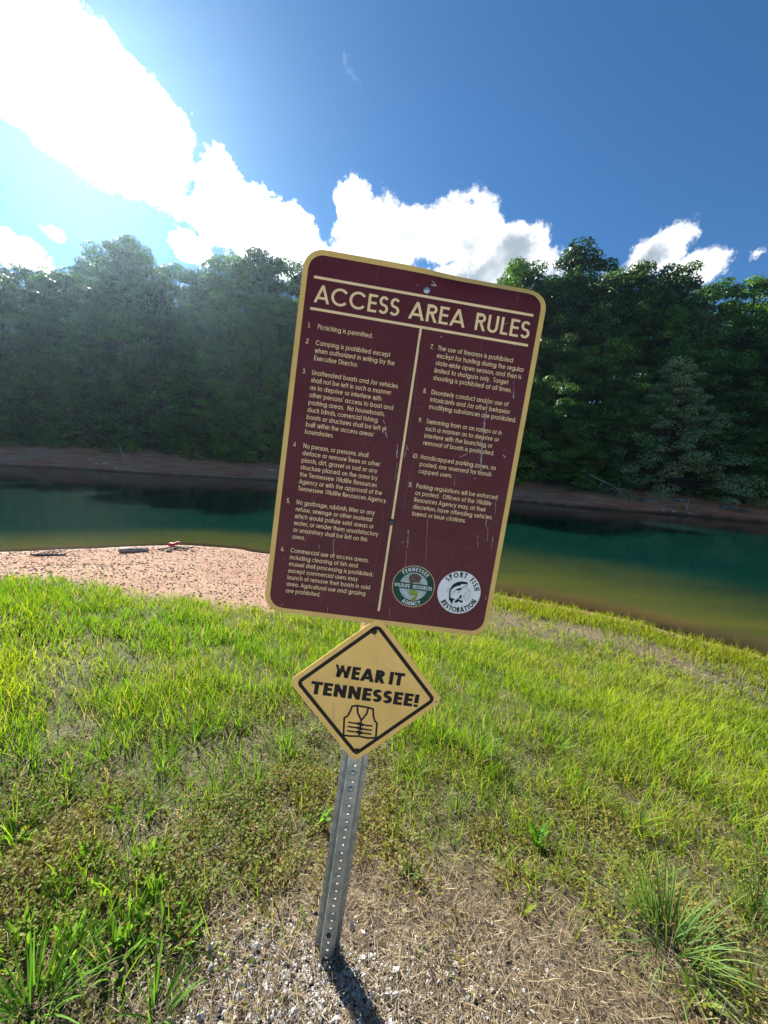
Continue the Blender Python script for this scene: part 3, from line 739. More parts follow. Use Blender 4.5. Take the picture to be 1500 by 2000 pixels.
# scrapes, drips and scratches in the paint
def drip(mb, pts, wd, ox, oy, sc, z=.0010):
    P = [uv(ox+x/sc, oy+y/sc) for x, y in pts]; ribbon(mb, P, wd, z+zjit())
rs = np.random.default_rng(3)
mb = MB(); fine = MB()
Z2, Z4_, Z3_, Z1_ = (780, 520, 5), (720, 860, 5), (510, 850, 5), (540, 480, 5)
for pts, wd, zz in (([(1113, 1060), (1112, 1180), (1110, 1265)], .0009, Z2), ([(1106, 1240), (1112, 1285), (1104, 1290)], .003, Z2), ([(852, 1330), (846, 1420), (838, 1500)], .0022, Z2), ([(832, 1480), (822, 1600), (815, 1700)], .0032, Z2), ([(808, 1690), (798, 1850), (792, 1990)], .0020, Z2), ([(1108, 30), (1098, 180), (1094, 330)], .0024, Z4_),
    ([(630, 1850), (590, 1868)], .0010, Z2), ([(1010, 1850), (1030, 1862), (1032, 1880)], .0022, Z2), ([(400, 688), (415, 690)], .0026, Z2), ([(455, 850), (462, 890)], .0034, Z2), ([(180, 1385), (198, 1380)], .0022, Z2), ([(1160, 750), (1180, 752)], .0020, Z2), ([(1010, 570), (1060, 556)], .0012, Z2), ([(1118, 520), (1128, 500)], .0012, Z2),
    ([(305, 185), (355, 188)], .0042, Z2), ([(310, 140), (345, 180)], .0024, Z2), ([(168, 180), (172, 188)], .0020, Z2), ([(1365, 448), (1420, 452)], .0012, Z2),
    ([(1040, 1700), (1055, 1740)], .0040, Z1_), ([(1060, 1760), (1030, 1830)], .0036, Z1_), ([(1065, 1820), (1080, 1880)], .0040, Z1_), ([(785, 320), (795, 348)], .0012, Z1_),
    ([(1335, 85), (1325, 200)], .0034, Z3_), ([(1330, 150), (1320, 225)], .0030, Z3_), ([(1415, 90), (1440, 150)], .0030, Z3_), ([(1420, 130), (1395, 220)], .0024, Z3_), ([(1330, 270), (1305, 440)], .0012, Z3_),
    ([(715, 1010), (705, 1130), (710, 1225)], .0022, Z3_), ([(845, 210), (880, 215)], .0022, Z3_), ([(415, 685), (430, 705)], .0020, Z3_), ([(825, 960), (838, 975)], .0024, Z3_), ([(640, 632), (660, 640)], .0012, Z3_), ([(655, 1680), (658, 1730)], .0014, Z3_), ([(192, 1665), (232, 1640)], .0009, Z3_), ([(570, 1065), (575, 1110)], .0016, Z3_), ([(460, 1330), (465, 1400)], .0013, Z3_),
    ([(390, 880), (380, 1050)], .0024, Z4_), ([(370, 1080), (362, 1240)], .0012, Z4_), ([(345, 1240), (340, 1310)], .0035, Z4_), ([(575, 770), (568, 1000), (560, 1200)], .0010, Z4_), ([(1065, 940), (1068, 1050)], .0016, Z4_), ([(1150, 780), (1140, 850)], .0022, Z4_), ([(1165, 850), (1162, 990)], .0016, Z4_), ([(1245, 540), (1235, 720)], .0012, Z4_), ([(1215, 940), (1200, 1060)], .0022, Z4_), ([(1310, 145), (1330, 170)], .0030, Z4_), ([(890, 168), (960, 135)], .0012, Z4_), ([(1035, 370), (1040, 380)], .0026, Z4_), ([(660, 690), (640, 680)], .0020, Z4_), ([(1145, 1530), (1148, 1560)], .0028, Z4_), ([(325, 995), (345, 993)], .0016, Z4_), ([(545, 1110), (540, 1125)], .0020, Z4_), ([(210, 1640), (212, 1750)], .0010, Z4_), ([(840, 350), (835, 450)], .0012, Z4_)):
    ox, oy, sc = zz
    # break each mark into flakes of uneven width
    for (a, b) in zip(pts[:-1], pts[1:]):
        n = max(1, int(math.hypot(b[0]-a[0], b[1]-a[1])/22))
        for i in range(n):
            t0, t1 = i/n, (i+rs.uniform(.75, 1.05))/n
            j = rs.normal(0, 2.0, 2)
            drip(mb, [(a[0]+(b[0]-a[0])*t0+j[0], a[1]+(b[1]-a[1])*t0), (a[0]+(b[0]-a[0])*t1+j[1], a[1]+(b[1]-a[1])*t1)], wd*rs.uniform(.35, 1.1), ox, oy, sc)
for pts, zz in (([(340, 870), (520, 940), (700, 1000), (840, 1045), (1060, 1060), (1150, 1020)], Z4_), ([(650, 690), (870, 810), (1090, 960), (1260, 1060)], Z4_), ([(840, 1050), (800, 1180), (680, 1360), (600, 1600), (530, 1770)], Z4_), ([(200, 1340), (250, 1250), (420, 1205), (600, 1260), (690, 1340)], Z4_), ([(430, 60), (440, 150), (420, 520)], Z4_), ([(740, 80), (690, 140)], Z4_),
                ([(195, 700), (150, 1370), (110, 1500), (95, 1700), (140, 1850)], Z2), ([(820, 620), (760, 940), (700, 1210)], Z2), ([(970, 20), (1060, 180), (1160, 520)], Z3_), ([(720, 1140), (830, 1060), (920, 1010)], Z3_), ([(215, 630), (420, 640)], Z4_), ([(1110, 90), (1080, 330), (1200, 760), (1150, 1100), (1090, 1440)], Z3_)):
    ox, oy, sc = zz; drip(fine, pts, .0007, ox, oy, sc, .0010)
for i in range(70):
    u, v = rs.uniform(-.28, .28), rs.uniform(-.43, .43); a = rs.uniform(0, 6.3); q = rs.uniform(.0004, .0016)
    ribbon(mb, [(u, v), (u+q*math.cos(a), v+q*math.sin(a)*1.6)], q*rs.uniform(.5, 1.1), .0010+zjit())
tag(mb.build('paint_scrape', MAT['scuff'], sign), 'pale scrapes and drips on the maroon face', kind='stuff')
tag(fine.build('hairline_scratch', MAT['scratch'], sign), 'fine hairline scratches across the maroon face', kind='stuff')

# diamond sign
DM = SM @ Matrix.Translation((0, -.6515, .0012)) @ Matrix.Rotation(math.radians(-1.1), 4, 'Z')
dia = empty('warning_sign', mat=DM)
tag(dia, 'small yellow diamond sign with black life jacket symbol below the maroon sign', 'sign')
def diamond_pts(half, r, n=7):
    c = half*math.sqrt(2)-r*math.sqrt(2)       # corner arc centres on the axes
    P = []
    for k in range(4):
        a0 = 90*k
        cx_, cy_ = c*math.cos(math.radians(a0)), c*math.sin(math.radians(a0))
        P += [(cx_+r*math.cos(math.radians(a0-45+90*i/n)), cy_+r*math.sin(math.radians(a0-45+90*i/n))) for i in range(n+1)]
    return P
mb = MB(); P = diamond_pts(.1524, .022); n = len(P)
mb.v += [(x, y, 0) for x, y in P]+[(x, y, -.0018) for x, y in P]
mb.f += [tuple(range(n)), tuple(range(2*n-1, n-1, -1))]+[(i, n+i, n+(i+1) % n, (i+1) % n) for i in range(n)]
DGOLD = simple('yellow_sheeting', (.84, .55, .165), (.75, .47, .14), 16, .45, 0, .22, .04, 300, r2=.62)
mb.build('plate', DGOLD, dia)
mb = MB(); ribbon(mb, diamond_pts(.1335, .012), .0104, .0004, closed=True); mb.build('border_line', MAT['black'], dia)
dinv = (Matrix.Rotation(math.radians(1.1), 4, 'Z') @ Matrix.Translation((0, .6515, 0)))
def duv(zx, zy):
    u, v = uv(560+zx/4.84, 1200+zy/4.84); q = dinv @ Vector((u, v, 0)); return (q.x, q.y)
mb = MB()
a, b = duv(443, 585), duv(1080, 680); write(mb, 'WEAR IT', a[0], (a[1]+b[1])/2, .0375, .23, .0004, width=duv(1115, 600)[0]-a[0]+.002, track=-.02, space=.24)
mb.build('lettering', MAT['black'], dia); mb = MB()
a, b = duv(265, 738), duv(1250, 885); write(mb, 'TENNESSEE!', duv(240, 640)[0], (a[1]+b[1])/2-.001, .0375, .23, .0004, width=duv(1255, 800)[0]-duv(240, 640)[0]+.003, track=-.015)
mb.build('lettering', MAT['black'], dia)
mb = MB()
for pl, wd, cl in (([(625, 868), (672, 860), (780, 880), (822, 892), (828, 965), (842, 1010), (860, 1025), (850, 1165), (775, 1168), (690, 1150), (605, 1148), (545, 1140), (552, 975), (582, 960), (610, 910)], .0052, True),
                   ([(675, 865), (678, 925), (712, 1000), (762, 940), (778, 885)], .0052, False), ([(712, 1000), (690, 1150)], .0048, False),
                   ([(588, 1018), (690, 1032)], .0044, False), ([(718, 1042), (818, 1054)], .0044, False), ([(582, 1058), (688, 1072)], .0044, False), ([(714, 1080), (812, 1094)], .0044, False), ([(576, 1098), (684, 1112)], .0044, False), ([(712, 1118), (808, 1130)], .0044, False),
                   ([(676, 1028), (700, 1034)], .0085, False), ([(706, 1038), (730, 1043)], .0085, False), ([(672, 1068), (696, 1074)], .0085, False), ([(702, 1077), (726, 1082)], .0085, False), ([(668, 1108), (692, 1113)], .0085, False), ([(698, 1116), (722, 1121)], .0085, False)):
    ribbon(mb, [duv(*p) for p in pl], wd, .0004+zjit(), closed=cl)
mb.build('life_jacket_symbol', MAT['black'], dia)
for zx, zy in ((832, 160), (672, 1290)):
    q = duv(zx, zy); bolt(dia, q[0], q[1], .0006, .0072, MAT['rust_bolt'], True)
for (x0, y0, x1, y1, wd) in ((845, 185, 838, 215, .0022), (445, 830, 452, 1020, .0010), (1260, 700, 1290, 730, .0014), (1405, 830, 1430, 822, .004)):
    mb = MB(); ribbon(mb, [duv(x0, y0), duv(x1, y1)], wd, .0007+zjit()); mb.build('scuff_mark', MAT['scuff'], dia)

# post: perforated steel hat channel
post = empty('sign_post', mat=SM @ Matrix.Translation((0, -1.56, 0)))
tag(post, 'galvanised perforated steel channel post carrying both signs', 'post')
PU, V0, V1, ZP = -.0022, -.12, 1.985, -.0026
mb = MB()
wd = .0175; pitch = .0254
sect = [(-.0385, -.031), (-.0265, -.031), (-.0185, -.001), (-wd, 0)]
def wall(p, q):
    mb.poly([(PU+p[0], V0, ZP+p[1]), (PU+q[0], V0, ZP+q[1]), (PU+q[0], V1, ZP+q[1]), (PU+p[0], V1, ZP+p[1])])
for a, b in zip(sect[:-1], sect[1:]): wall(a, b)
rsect = [(-x, z) for x, z in sect[::-1]]
for a, b in zip(rsect[:-1], rsect[1:]): wall(a, b)
hr = .0046; nh = 8; v = V0; k = 0
while v < V1-pitch:
    c = v+pitch/2; hole = [(PU+hr*math.cos(2*math.pi*(i+.5)/nh), c+hr*math.sin(2*math.pi*(i+.5)/nh)) for i in range(nh)]
    corners = []
    for i in range(nh):
        ang = 2*math.pi*(i+.5)/nh; s_ = max(abs(math.cos(ang))/wd, abs(math.sin(ang))/(pitch/2)); corners.append((PU+math.cos(ang)/s_, c+math.sin(ang)/s_))
    # ring of quads plus corner fill
    for i in range(nh):
        j = (i+1) % nh; o1, o2 = corners[i], corners[j]
        pts = [(*hole[i], ZP), (*o1, ZP)]
        onx1, onx2 = abs(abs(o1[0]-PU)-wd) < 1e-7, abs(abs(o2[0]-PU)-wd) < 1e-7
        if onx1 != onx2: pts.append((PU+math.copysign(wd, (o1 if onx1 else o2)[0]-PU), c+math.copysign(pitch/2, (o2 if onx1 else o1)[1]-c), ZP))
        pts += [(*o2, ZP), (*hole[j], ZP)]; mb.poly(pts)
        mb.poly([(*hole[i], ZP), (*hole[j], ZP), (*hole[j], ZP-.0035), (*hole[i], ZP-.0035)])
    v += pitch; k += 1
ch = mb.build('channel', MAT['steel'], post)
sm = ch.modifiers.new('thickness', 'SOLIDIFY'); sm.thickness = .0022; sm.offset = -1
for (px, py, r, mt) in ((691, 1510.5, .0065, 'zinc_bolt'), (687, 1543, .0085, 'steel'), (644.5, 1829, .0075, 'dark_bolt')):
    u, v = uv(px, py); bolt(post, u, v+1.56, ZP+.0004, r, MAT[mt])

# ------------------------------------------------------------------ grass, straw, weeds on the near bank
def blade_mesh(P, yaw, Lg, wd, lean, curve, c0, c1, seg=2, face=None):
    """P (n,3) roots; every blade is a bent tapering strip"""
    n = len(P); face = yaw+np.pi/2+RNG.normal(0, .7, n) if face is None else face
    D = np.stack([np.cos(yaw), np.sin(yaw)], 1); Lt = np.stack([np.cos(face), np.sin(face), np.zeros(n)], 1)
    pos = P.copy(); V = []; C = []
    prof = {2: (1.0, .85), 3: (.8, 1.0, .7)}[seg]
    for k in range(seg+1):
        f = k/seg
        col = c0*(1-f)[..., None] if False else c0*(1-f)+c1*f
        if k < seg:
            o = Lt*(wd*prof[k]*.5)[:, None]; V += [pos-o, pos+o]; C += [col, col]
        else: V.append(pos.copy()); C.append(col)
        if k < seg:
            th = lean+curve*(f+.5/seg); st = (Lg/seg)[:, None]
            pos = pos+np.concatenate([D*np.sin(th)[:, None], np.cos(th)[:, None]], 1)*st
    nv = 2*seg+1
    v = np.stack(V, 1).reshape(-1, 3); c = np.stack(C, 1).reshape(-1, 3)
    b = np.arange(n)[:, None]*nv
    q = [np.concatenate([b+2*k, b+2*k+1, b+2*k+3, b+2*k+2], 1) for k in range(seg-1)]
    t = np.concatenate([b+2*seg-2, b+2*seg-1, b+2*seg], 1)
    return v, np.concatenate(q), t, c
def build_blades(name, mat, sets, label, cat):
    V, Q, T, C = [], [], [], []; off = 0
    for v, q, t, c in sets:
        V.append(v); Q.append(q+off); T.append(t+off); C.append(c); off += len(v)
    o = link(name, mesh_np(name, np.concatenate(V), [np.concatenate(Q), np.concatenate(T)], mat, np.concatenate(C)))
    return tag(o, label, cat, kind='stuff')
def polar(n, r0, r1, half=math.radians(63)):
    r = np.sqrt(RNG.uniform(r0*r0, r1*r1, n)); a = RNG.uniform(-half, half, n)
    return r*np.sin(a), r*np.cos(a)
def lerp(a, b, t): return np.asarray(a)*(1-t)[:, None]+np.asarray(b)*t[:, None]
def grass_cols(n, x, y):
    """blade colours: mostly fresh green, some yellow, some dry"""
    m = np.clip(vnoise(x, y, .8, 61, 3)*1.6-.35+RNG.normal(0, .22, n), 0, 1)
    c1 = lerp((.125, .28, .014), (.36, .44, .03), m)
    dry = RNG.random(n) < .10+.18*sstep(.55, .8, vnoise(x, y, .7, 63, 2))
    c1[dry] = lerp((.30, .24, .10), (.42, .35, .19), RNG.random(dry.sum()))
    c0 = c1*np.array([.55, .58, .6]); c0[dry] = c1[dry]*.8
    return c0, c1

sets = []
for r0, r1, rho, wdt, seg in ((.55, 2.0, 5600, .0038, 3), (2.0, 3.6, 3900, .0048, 3), (3.6, 6.5, 2500, .0075, 2), (6.5, 11, 1300, .0115, 2), (11, 20, 420, .012, 2)):
    area = math.radians(63)*(r1*r1-r0*r0); n = int(area*rho); x, y = polar(n, r0, r1)
    be, ba, th, stp = zone(x, y)
    s = sdist(x, y, NS)
    clump = vnoise(x, y, 4.2, 71, 2); big = vnoise(x, y, .55, 73, 2)
    p = (1-be)*np.where(s > .12, 1, 0)*(1-.985*ba)*(1-.84*th)*(1-.84*stp)*np.clip(.05+2.1*(clump-.2), np.where(np.hypot(x, y) > 2.6, .34, .12), 1)
    k = RNG.random(n) < p
    x, y, s, clump, big, th = x[k], y[k], s[k], clump[k], big[k], th[k]; n = len(x)
    z = near_h(x, y)-.006
    right = sstep(1.5, 3.5, x)*sstep(3.2, 1.0, s)
    Lg = (.052+.085*clump+.06*big)*RNG.uniform(.55, 1.35, n)*(1-.35*th)*(1+.45*right)
    tall = RNG.random(n) < .03; Lg[tall] *= 1.7
    c0, c1 = grass_cols(n, x, y)
    yl = right*RNG.uniform(.3, 1, n); c1 = c1*(1-yl)[:, None]+np.array([.27, .30, .02])*yl[:, None]; c0 = c0*(1-yl)[:, None]+np.array([.15, .16, .015])*yl[:, None]
    yaw = RNG.uniform(0, 2*np.pi, n)
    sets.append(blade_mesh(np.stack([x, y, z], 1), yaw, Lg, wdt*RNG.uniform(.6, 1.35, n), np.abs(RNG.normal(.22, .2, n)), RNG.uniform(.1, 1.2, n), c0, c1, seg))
# taller stems where the lawn meets the gravel and along the waterline
n = 2600; x = RNG.uniform(-14, 3, n); y = RNG.uniform(3, 12, n); be, *_ = zone(x, y); s = sdist(x, y, NS)
k = (be > .15) & (be < .97); x, y = x[k], y[k]; n = len(x)
c0, c1 = grass_cols(n, x, y)
sets.append(blade_mesh(np.stack([x, y, near_h(x, y)-.01], 1), RNG.uniform(0, 6.28, n), RNG.uniform(.12, .34, n), RNG.uniform(.005, .009, n), np.abs(RNG.normal(.1, .1, n)), RNG.uniform(0, .5, n), c0*.8, c1*.85, 2))
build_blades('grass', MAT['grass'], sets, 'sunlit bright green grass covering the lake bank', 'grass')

# dead straw thatch
sets = []
for r0, r1, rho, wdt in ((.5, 1.5, 17000, .0023), (1.5, 2.6, 6500, .0028), (2.6, 5, 1700, .004), (5, 10, 1100, .007)):
    area = math.radians(63)*(r1*r1-r0*r0); n = int(area*rho); x, y = polar(n, r0, r1)
    be, ba, th, stp = zone(x, y)
    p = (1-be)*np.clip(.26+.9*np.maximum(ba, stp)+.32*th, 0, 1)
    k = RNG.random(n) < p; x, y = x[k], y[k]; n = len(x)
    t = RNG.random(n); c1 = lerp((.12, .085, .05), (.47, .37, .23), t**1.1)
    sets.append(blade_mesh(np.stack([x, y, near_h(x, y)+RNG.uniform(-.004, .022, n)], 1), RNG.uniform(0, 6.28, n), RNG.uniform(.02, .055, n)*np.where(RNG.random(n) < .12, 2.4, 1), wdt*RNG.uniform(.5, 1.4, n),
                           RNG.normal(1.34, .30, n), RNG.uniform(-.3, .6, n), c1*.85, c1, 2))
build_blades('straw', MAT['straw'], sets, 'dry tan straw matted on the worn ground around the post', 'straw')

# low creeping weeds: small leaves, green to rusty
def leaflets(P, nrm_tilt, yaw, Lg, wd, col):
    n = len(P); D = np.stack([np.cos(yaw)*np.cos(nrm_tilt), np.sin(yaw)*np.cos(nrm_tilt), np.sin(nrm_tilt)], 1)
    Sx = np.stack([-np.sin(yaw), np.cos(yaw), RNG.normal(0, .35, n)], 1)
    v = np.stack([P, P+D*(Lg*.5)[:, None]+Sx*(wd*.5)[:, None], P+D*Lg[:, None], P+D*(Lg*.5)[:, None]-Sx*(wd*.5)[:, None]], 1).reshape(-1, 3)
    b = np.arange(n)[:, None]*4; return v, np.concatenate([b, b+1, b+2, b+3], 1), np.repeat(col, 4, 0)
n = 330000; x, y = polar(n, .55, 3.4)
be, ba, th, stp = zone(x, y); cl = vnoise(x, y, 3.4, 81, 3); cl2 = vnoise(x, y, 9, 83, 2)
p = th*(1-.93*ba)*sstep(.40, .66, cl*.6+cl2*.4)+.05*(1-ba)+.10*ba*sstep(.5, .75, cl)
p *= np.clip(1.6/np.hypot(x, y), .3, 1)
k = RNG.random(n) < p; x, y, cl = x[k], y[k], cl[k]; n = len(x)
hue = np.clip(vnoise(x, y, 1.7, 87, 2)*1.7-.2+RNG.normal(0, .2, n), 0, 1)
col = lerp((.075, .17, .02), (.26, .24, .06), hue); ru = RNG.random(n) < .20; col[ru] = lerp((.19, .10, .04), (.26, .17, .07), RNG.random(ru.sum()))
P = np.stack([x, y, near_h(x, y)+RNG.uniform(.002, .075, n)*np.clip(cl*2.2-.6, .25, 1.2)], 1)
v, q, c = leaflets(P, RNG.normal(.35, .45, n), RNG.uniform(0, 6.28, n), RNG.uniform(.009, .022, n), RNG.uniform(.005, .012, n), col)
gc = link('ground_cover', mesh_np('ground_cover', v, q, MAT['weed'], c)); tag(gc, 'low creeping weeds, olive to rusty, between grass and bare straw', 'weeds', kind='stuff')

# single plants one can pick out
def long_leaf(mat, L, wd, lean, curve, col0, col1, seg=7, shape='lance'):
    pos = Vector((0, 0, 0)); V = []; C = []
    for k in range(seg+1):
        f = k/seg; th = lean+curve*f
        wv_ = wd*(math.sin(math.pi*min(1, f*.92+.08))**.8 if shape == 'lance' else (1-f)**.6*(.6+.4*min(1, f*6)))
        dr = Vector((math.sin(th), 0, math.cos(th))); nr = Vector((-math.cos(th), 0, math.sin(th)))
        V += [pos+Vector((0, -wv_/2, 0))+nr*wv_*.14, pos-nr*wv_*.06, pos+Vector((0, wv_/2, 0))+nr*wv_*.14]
        c = tuple(a*(1-f)+b*f for a, b in zip(col0, col1)); C += [c, tuple(min(1, q*1.25) for q in c), c]
        pos = pos+dr*(L/seg)
    Fq = []
    for k in range(seg):
        b = k*3; Fq += [(b, b+3, b+4, b+1), (b+1, b+4, b+5, b+2)]
    return mesh_np('leaf', np.array([tuple(p) for p in V]), np.array(Fq), mat, np.array(C), smooth=True)
def plant(name, px, py, n, L, wd, lean, curve, c0, c1, label, cat, group=None, shape='lance', spread=.01, seed=0):
    P = ground_hit(px, py); r = random.Random(seed+int(px*7+py)); o = empty(name, (P[0], P[1], gz(P[0], P[1])-.004)); tag(o, label, cat, group)
    kinds = [long_leaf(MAT['weed'], L*s, wd*q, r.uniform(*lean), r.uniform(*curve), tuple(a*g for a in c0), tuple(a*g for a in c1), shape=shape) for s, q, g in ((1, 1, 1), (.8, .9, 1.15), (.62, .9, .85), (1.12, .85, 1.0), (.9, 1.05, 1.3))]
    for i in range(n):
        lf = link('leaf', kinds[i % 5], o); a = 2*math.pi*i/n*2.4+r.uniform(-.5, .5); d = spread*math.sqrt(r.random())
        lf.location = (d*math.cos(a), d*math.sin(a), 0); lf.rotation_euler = (r.uniform(-.15, .15), r.uniform(-.25, .25), a)
        s = r.uniform(.75, 1.15); lf.scale = (s, s, s)
    return o
GB = ((.06, .125, .03), (.20, .31, .09))
plant('grass_tuft', 1300, 1850, 150, .26, .0062, (.10, .75), (.5, 1.5), *GB, 'big blue-green grass tuft with long arching blades on bare straw', 'grass tuft', shape='grass', spread=.10)
plant('grass_tuft', 1475, 1800, 60, .24, .0060, (.1, .5), (.5, 1.2), *GB, 'smaller dense grass tuft beside the big blue-green tuft', 'grass tuft', shape='grass', spread=.06)
plant('grass_tuft', 60, 1990, 60, .20, .0075, (.1, .5), (.4, 1.1), (.055, .135, .018), (.14, .29, .04), 'broad-bladed dark green grass tuft at the gravel edge', 'grass tuft', shape='grass', spread=.06)
plant('grass_tuft', 300, 1990, 34, .15, .0075, (.2, .7), (.4, 1.1), (.055, .135, .018), (.14, .28, .04), 'short broad-bladed grass tuft between gravel and creeping weeds', 'grass tuft', shape='grass', spread=.04)
plant('grass_tuft', 890, 1590, 34, .17, .0040, (.1, .5), (.3, 1.0), (.06, .12, .02), (.17, .25, .05), 'small pale grass tuft standing alone in creeping weeds', 'grass tuft', shape='grass', spread=.03)
plant('grass_tuft', 500, 1535, 44, .16, .0052, (.1, .6), (.3, .9), (.06, .15, .012), (.20, .36, .035), 'bright green grass tuft in the thin lawn', 'grass tuft', 'bright green grass tufts', shape='grass', spread=.04)
plant('grass_tuft', 560, 1470, 50, .18, .0050, (.1, .5), (.3, .9), (.06, .15, .012), (.20, .36, .035), 'bright green grass tuft in the thin lawn', 'grass tuft', 'bright green grass tufts', shape='grass', spread=.05)
plant('grass_tuft', 30, 1640, 40, .17, .0060, (.1, .6), (.3, .9), (.06, .15, .012), (.20, .36, .035), 'bright green grass tuft in the thin lawn', 'grass tuft', 'bright green grass tufts', shape='grass', spread=.05)
plant('grass_tuft', 1290, 1480, 50, .20, .0046, (.1, .5), (.3, 1.0), (.06, .15, .012), (.20, .36, .035), 'bright green grass tuft in the thin lawn', 'grass tuft', 'bright green grass tufts', shape='grass', spread=.05)
plant('grass_tuft', 930, 1480, 60, .20, .0046, (.1, .5), (.3, 1.0), (.06, .15, .012), (.20, .36, .035), 'bright green grass tuft in the thin lawn', 'grass tuft', 'bright green grass tufts', shape='grass', spread=.06)
plant('plantain', 1045, 1650, 9, .105, .026, (.15, .6), (.1, .5), (.06, .16, .025), (.12, .29, .04), 'upright dark green plantain with wide leaves among olive weeds', 'plant', spread=.012)
plant('plantain', 618, 1612, 13, .10, .019, (.4, 1.0), (.1, .5), (.07, .18, .02), (.17, .37, .04), 'bright green plantain rosette beside the post', 'plant', spread=.012)
plant('plantain', 800, 1720, 9, .085, .016, (.4, 1.1), (.1, .5), (.06, .13, .03), (.13, .22, .06), 'dusty green plantain where creeping weeds meet straw', 'plant', spread=.01)
plant('weed', 1365, 1960, 14, .075, .016, (.3, 1.1), (.2, .7), (.08, .14, .02), (.20, .25, .05), 'yellow-green broad-leaved weed under the big grass tuft', 'weed', spread=.015)
plant('weed', 1185, 1830, 8, .06, .016, (.5, 1.2), (.2, .6), (.07, .12, .02), (.14, .19, .04), 'olive broad-leaved weed at the side of the big grass tuft', 'weed', spread=.01)
plant('weed', 1020, 1790, 6, .06, .012, (.3, .9), (.2, .6), (.12, .16, .02), (.24, .28, .04), 'tiny yellow-green seedling alone on the straw', 'weed', spread=.008)
plant('plantain', 60, 1610, 9, .09, .018, (.5, 1.1), (.1, .5), (.05, .13, .015), (.11, .24, .03), 'bright plantain rosette in the worn patch of lawn', 'plant', spread=.012)
for px_, py_ in ((200, 1760), (250, 1820), (140, 1870), (290, 1700), (330, 1850), (90, 1780), (170, 1700), (230, 1880), (40, 1850), (300, 1780)):
    plant('leafy_weed', px_, py_, 30, .085, .013, (.1, 1.0), (.1, .7), (.07, .165, .02), (.19, .34, .045), 'leafy green weed crowded beside the gravel patch', 'weed', 'leafy weeds by the gravel', spread=.045)
for px_, py_, n_, L_ in ((280, 1590, 40, .14), (320, 1500, 44, .16), (130, 1560, 44, .15), (420, 1560, 34, .13), (200, 1480, 50, .18), (60, 1490, 50, .18), (380, 1450, 50, .17), (1180, 1500, 46, .17), (1080, 1470, 46, .17), (800, 1520, 40, .14), (860, 1450, 46, .17), (1240, 1620, 44, .16), (1420, 1600, 46, .17), (1340, 1540, 46, .17), (1480, 1680, 44, .18), (700, 1430, 40, .15), (470, 1420, 44, .16)):
    plant('grass_tuft', px_, py_, n_, L_, .0055, (.1, .7), (.3, 1.2), (.06, .15, .012), (.20, .36, .035), 'bright green grass tuft in the thin lawn', 'grass tuft', 'bright green grass tufts', shape='grass', spread=.055)
# stones
def rock_mesh(name, mat, r, seed, squash=(1, .8, .6), sub=1, rough=.25):
    import bmesh
    bm = bmesh.new(); bmesh.ops.create_icosphere(bm, subdivisions=sub, radius=r); rr = np.random.default_rng(seed)
    planes = rr.normal(0, 1, (9, 3)); planes /= np.linalg.norm(planes, axis=1)[:, None]; dd = rr.uniform(.55, .95, 9)*r
    for v in bm.verts:
        p = np.array(v.co)
        for q, d in zip(planes, dd):
            e = p@q-d
            if e > 0: p = p-q*e
        p *= 1+rr.normal(0, rough*.15); v.co = p*np.array(squash)
    me = bpy.data.meshes.new(name); bm.to_mesh(me); bm.free(); me.materials.append(mat); return me
def pebbles(name, x, y, z, size, cols, mat, label, cat, flat=.55):
    n = len(x); base = np.array([(1, 0, 0), (-1, 0, 0), (0, 1, 0), (0, -1, 0), (0, 0, 1), (0, 0, -1)], float)
    ico = [(0, 2, 4), (2, 1, 4), (1, 3, 4), (3, 0, 4), (2, 0, 5), (1, 2, 5), (3, 1, 5), (0, 3, 5)]
    # cut octahedron: jitter the corners so that no two stones match
    V = base[None]*RNG.uniform(.55, 1.15, (n, 6, 1))+RNG.normal(0, .16, (n, 6, 3))
    a = RNG.uniform(0, 6.28, n); V[:, :, 1] *= .75; V[:, :, 2] *= flat
    X = V[:, :, 0]*np.cos(a)[:, None]-V[:, :, 1]*np.sin(a)[:, None]; Y = V[:, :, 0]*np.sin(a)[:, None]+V[:, :, 1]*np.cos(a)[:, None]
    V = np.stack([X, Y, V[:, :, 2]], 2)*size[:, None, None]+np.stack([x, y, z], 1)[:, None]
    Fq = (np.arange(n)[:, None, None]*6+np.array(ico)[None]).reshape(-1, 3)
    o = link(name, mesh_np(name, V.reshape(-1, 3), Fq, mat, np.repeat(cols, 6, 0))); return tag(o, label, cat, kind='stuff')
n = 42000; x = RNG.uniform(-16, 4, n); y = RNG.uniform(4, 13.5, n); be, *_ = zone(x, y); s = sdist(x, y, NS)
k = (RNG.random(n) < be) & (s > .02); x, y = x[k], y[k]; n = len(x)
t = RNG.random(n); u = RNG.random(n); cols = lerp((.22, .105, .062), (.46, .30, .20), t); cols[u < .22] = lerp((.38, .31, .25), (.52, .46, .38), RNG.random((u < .22).sum())); cols[u > .93] = (.12, .085, .07)
size = .012+.022*RNG.random(n)**3
pebbles('beach_gravel', x, y, near_h(x, y)+size*.15, size, cols, MAT['pebble'], 'reddish tan pebbles of the gravel beach at the water', 'gravel')
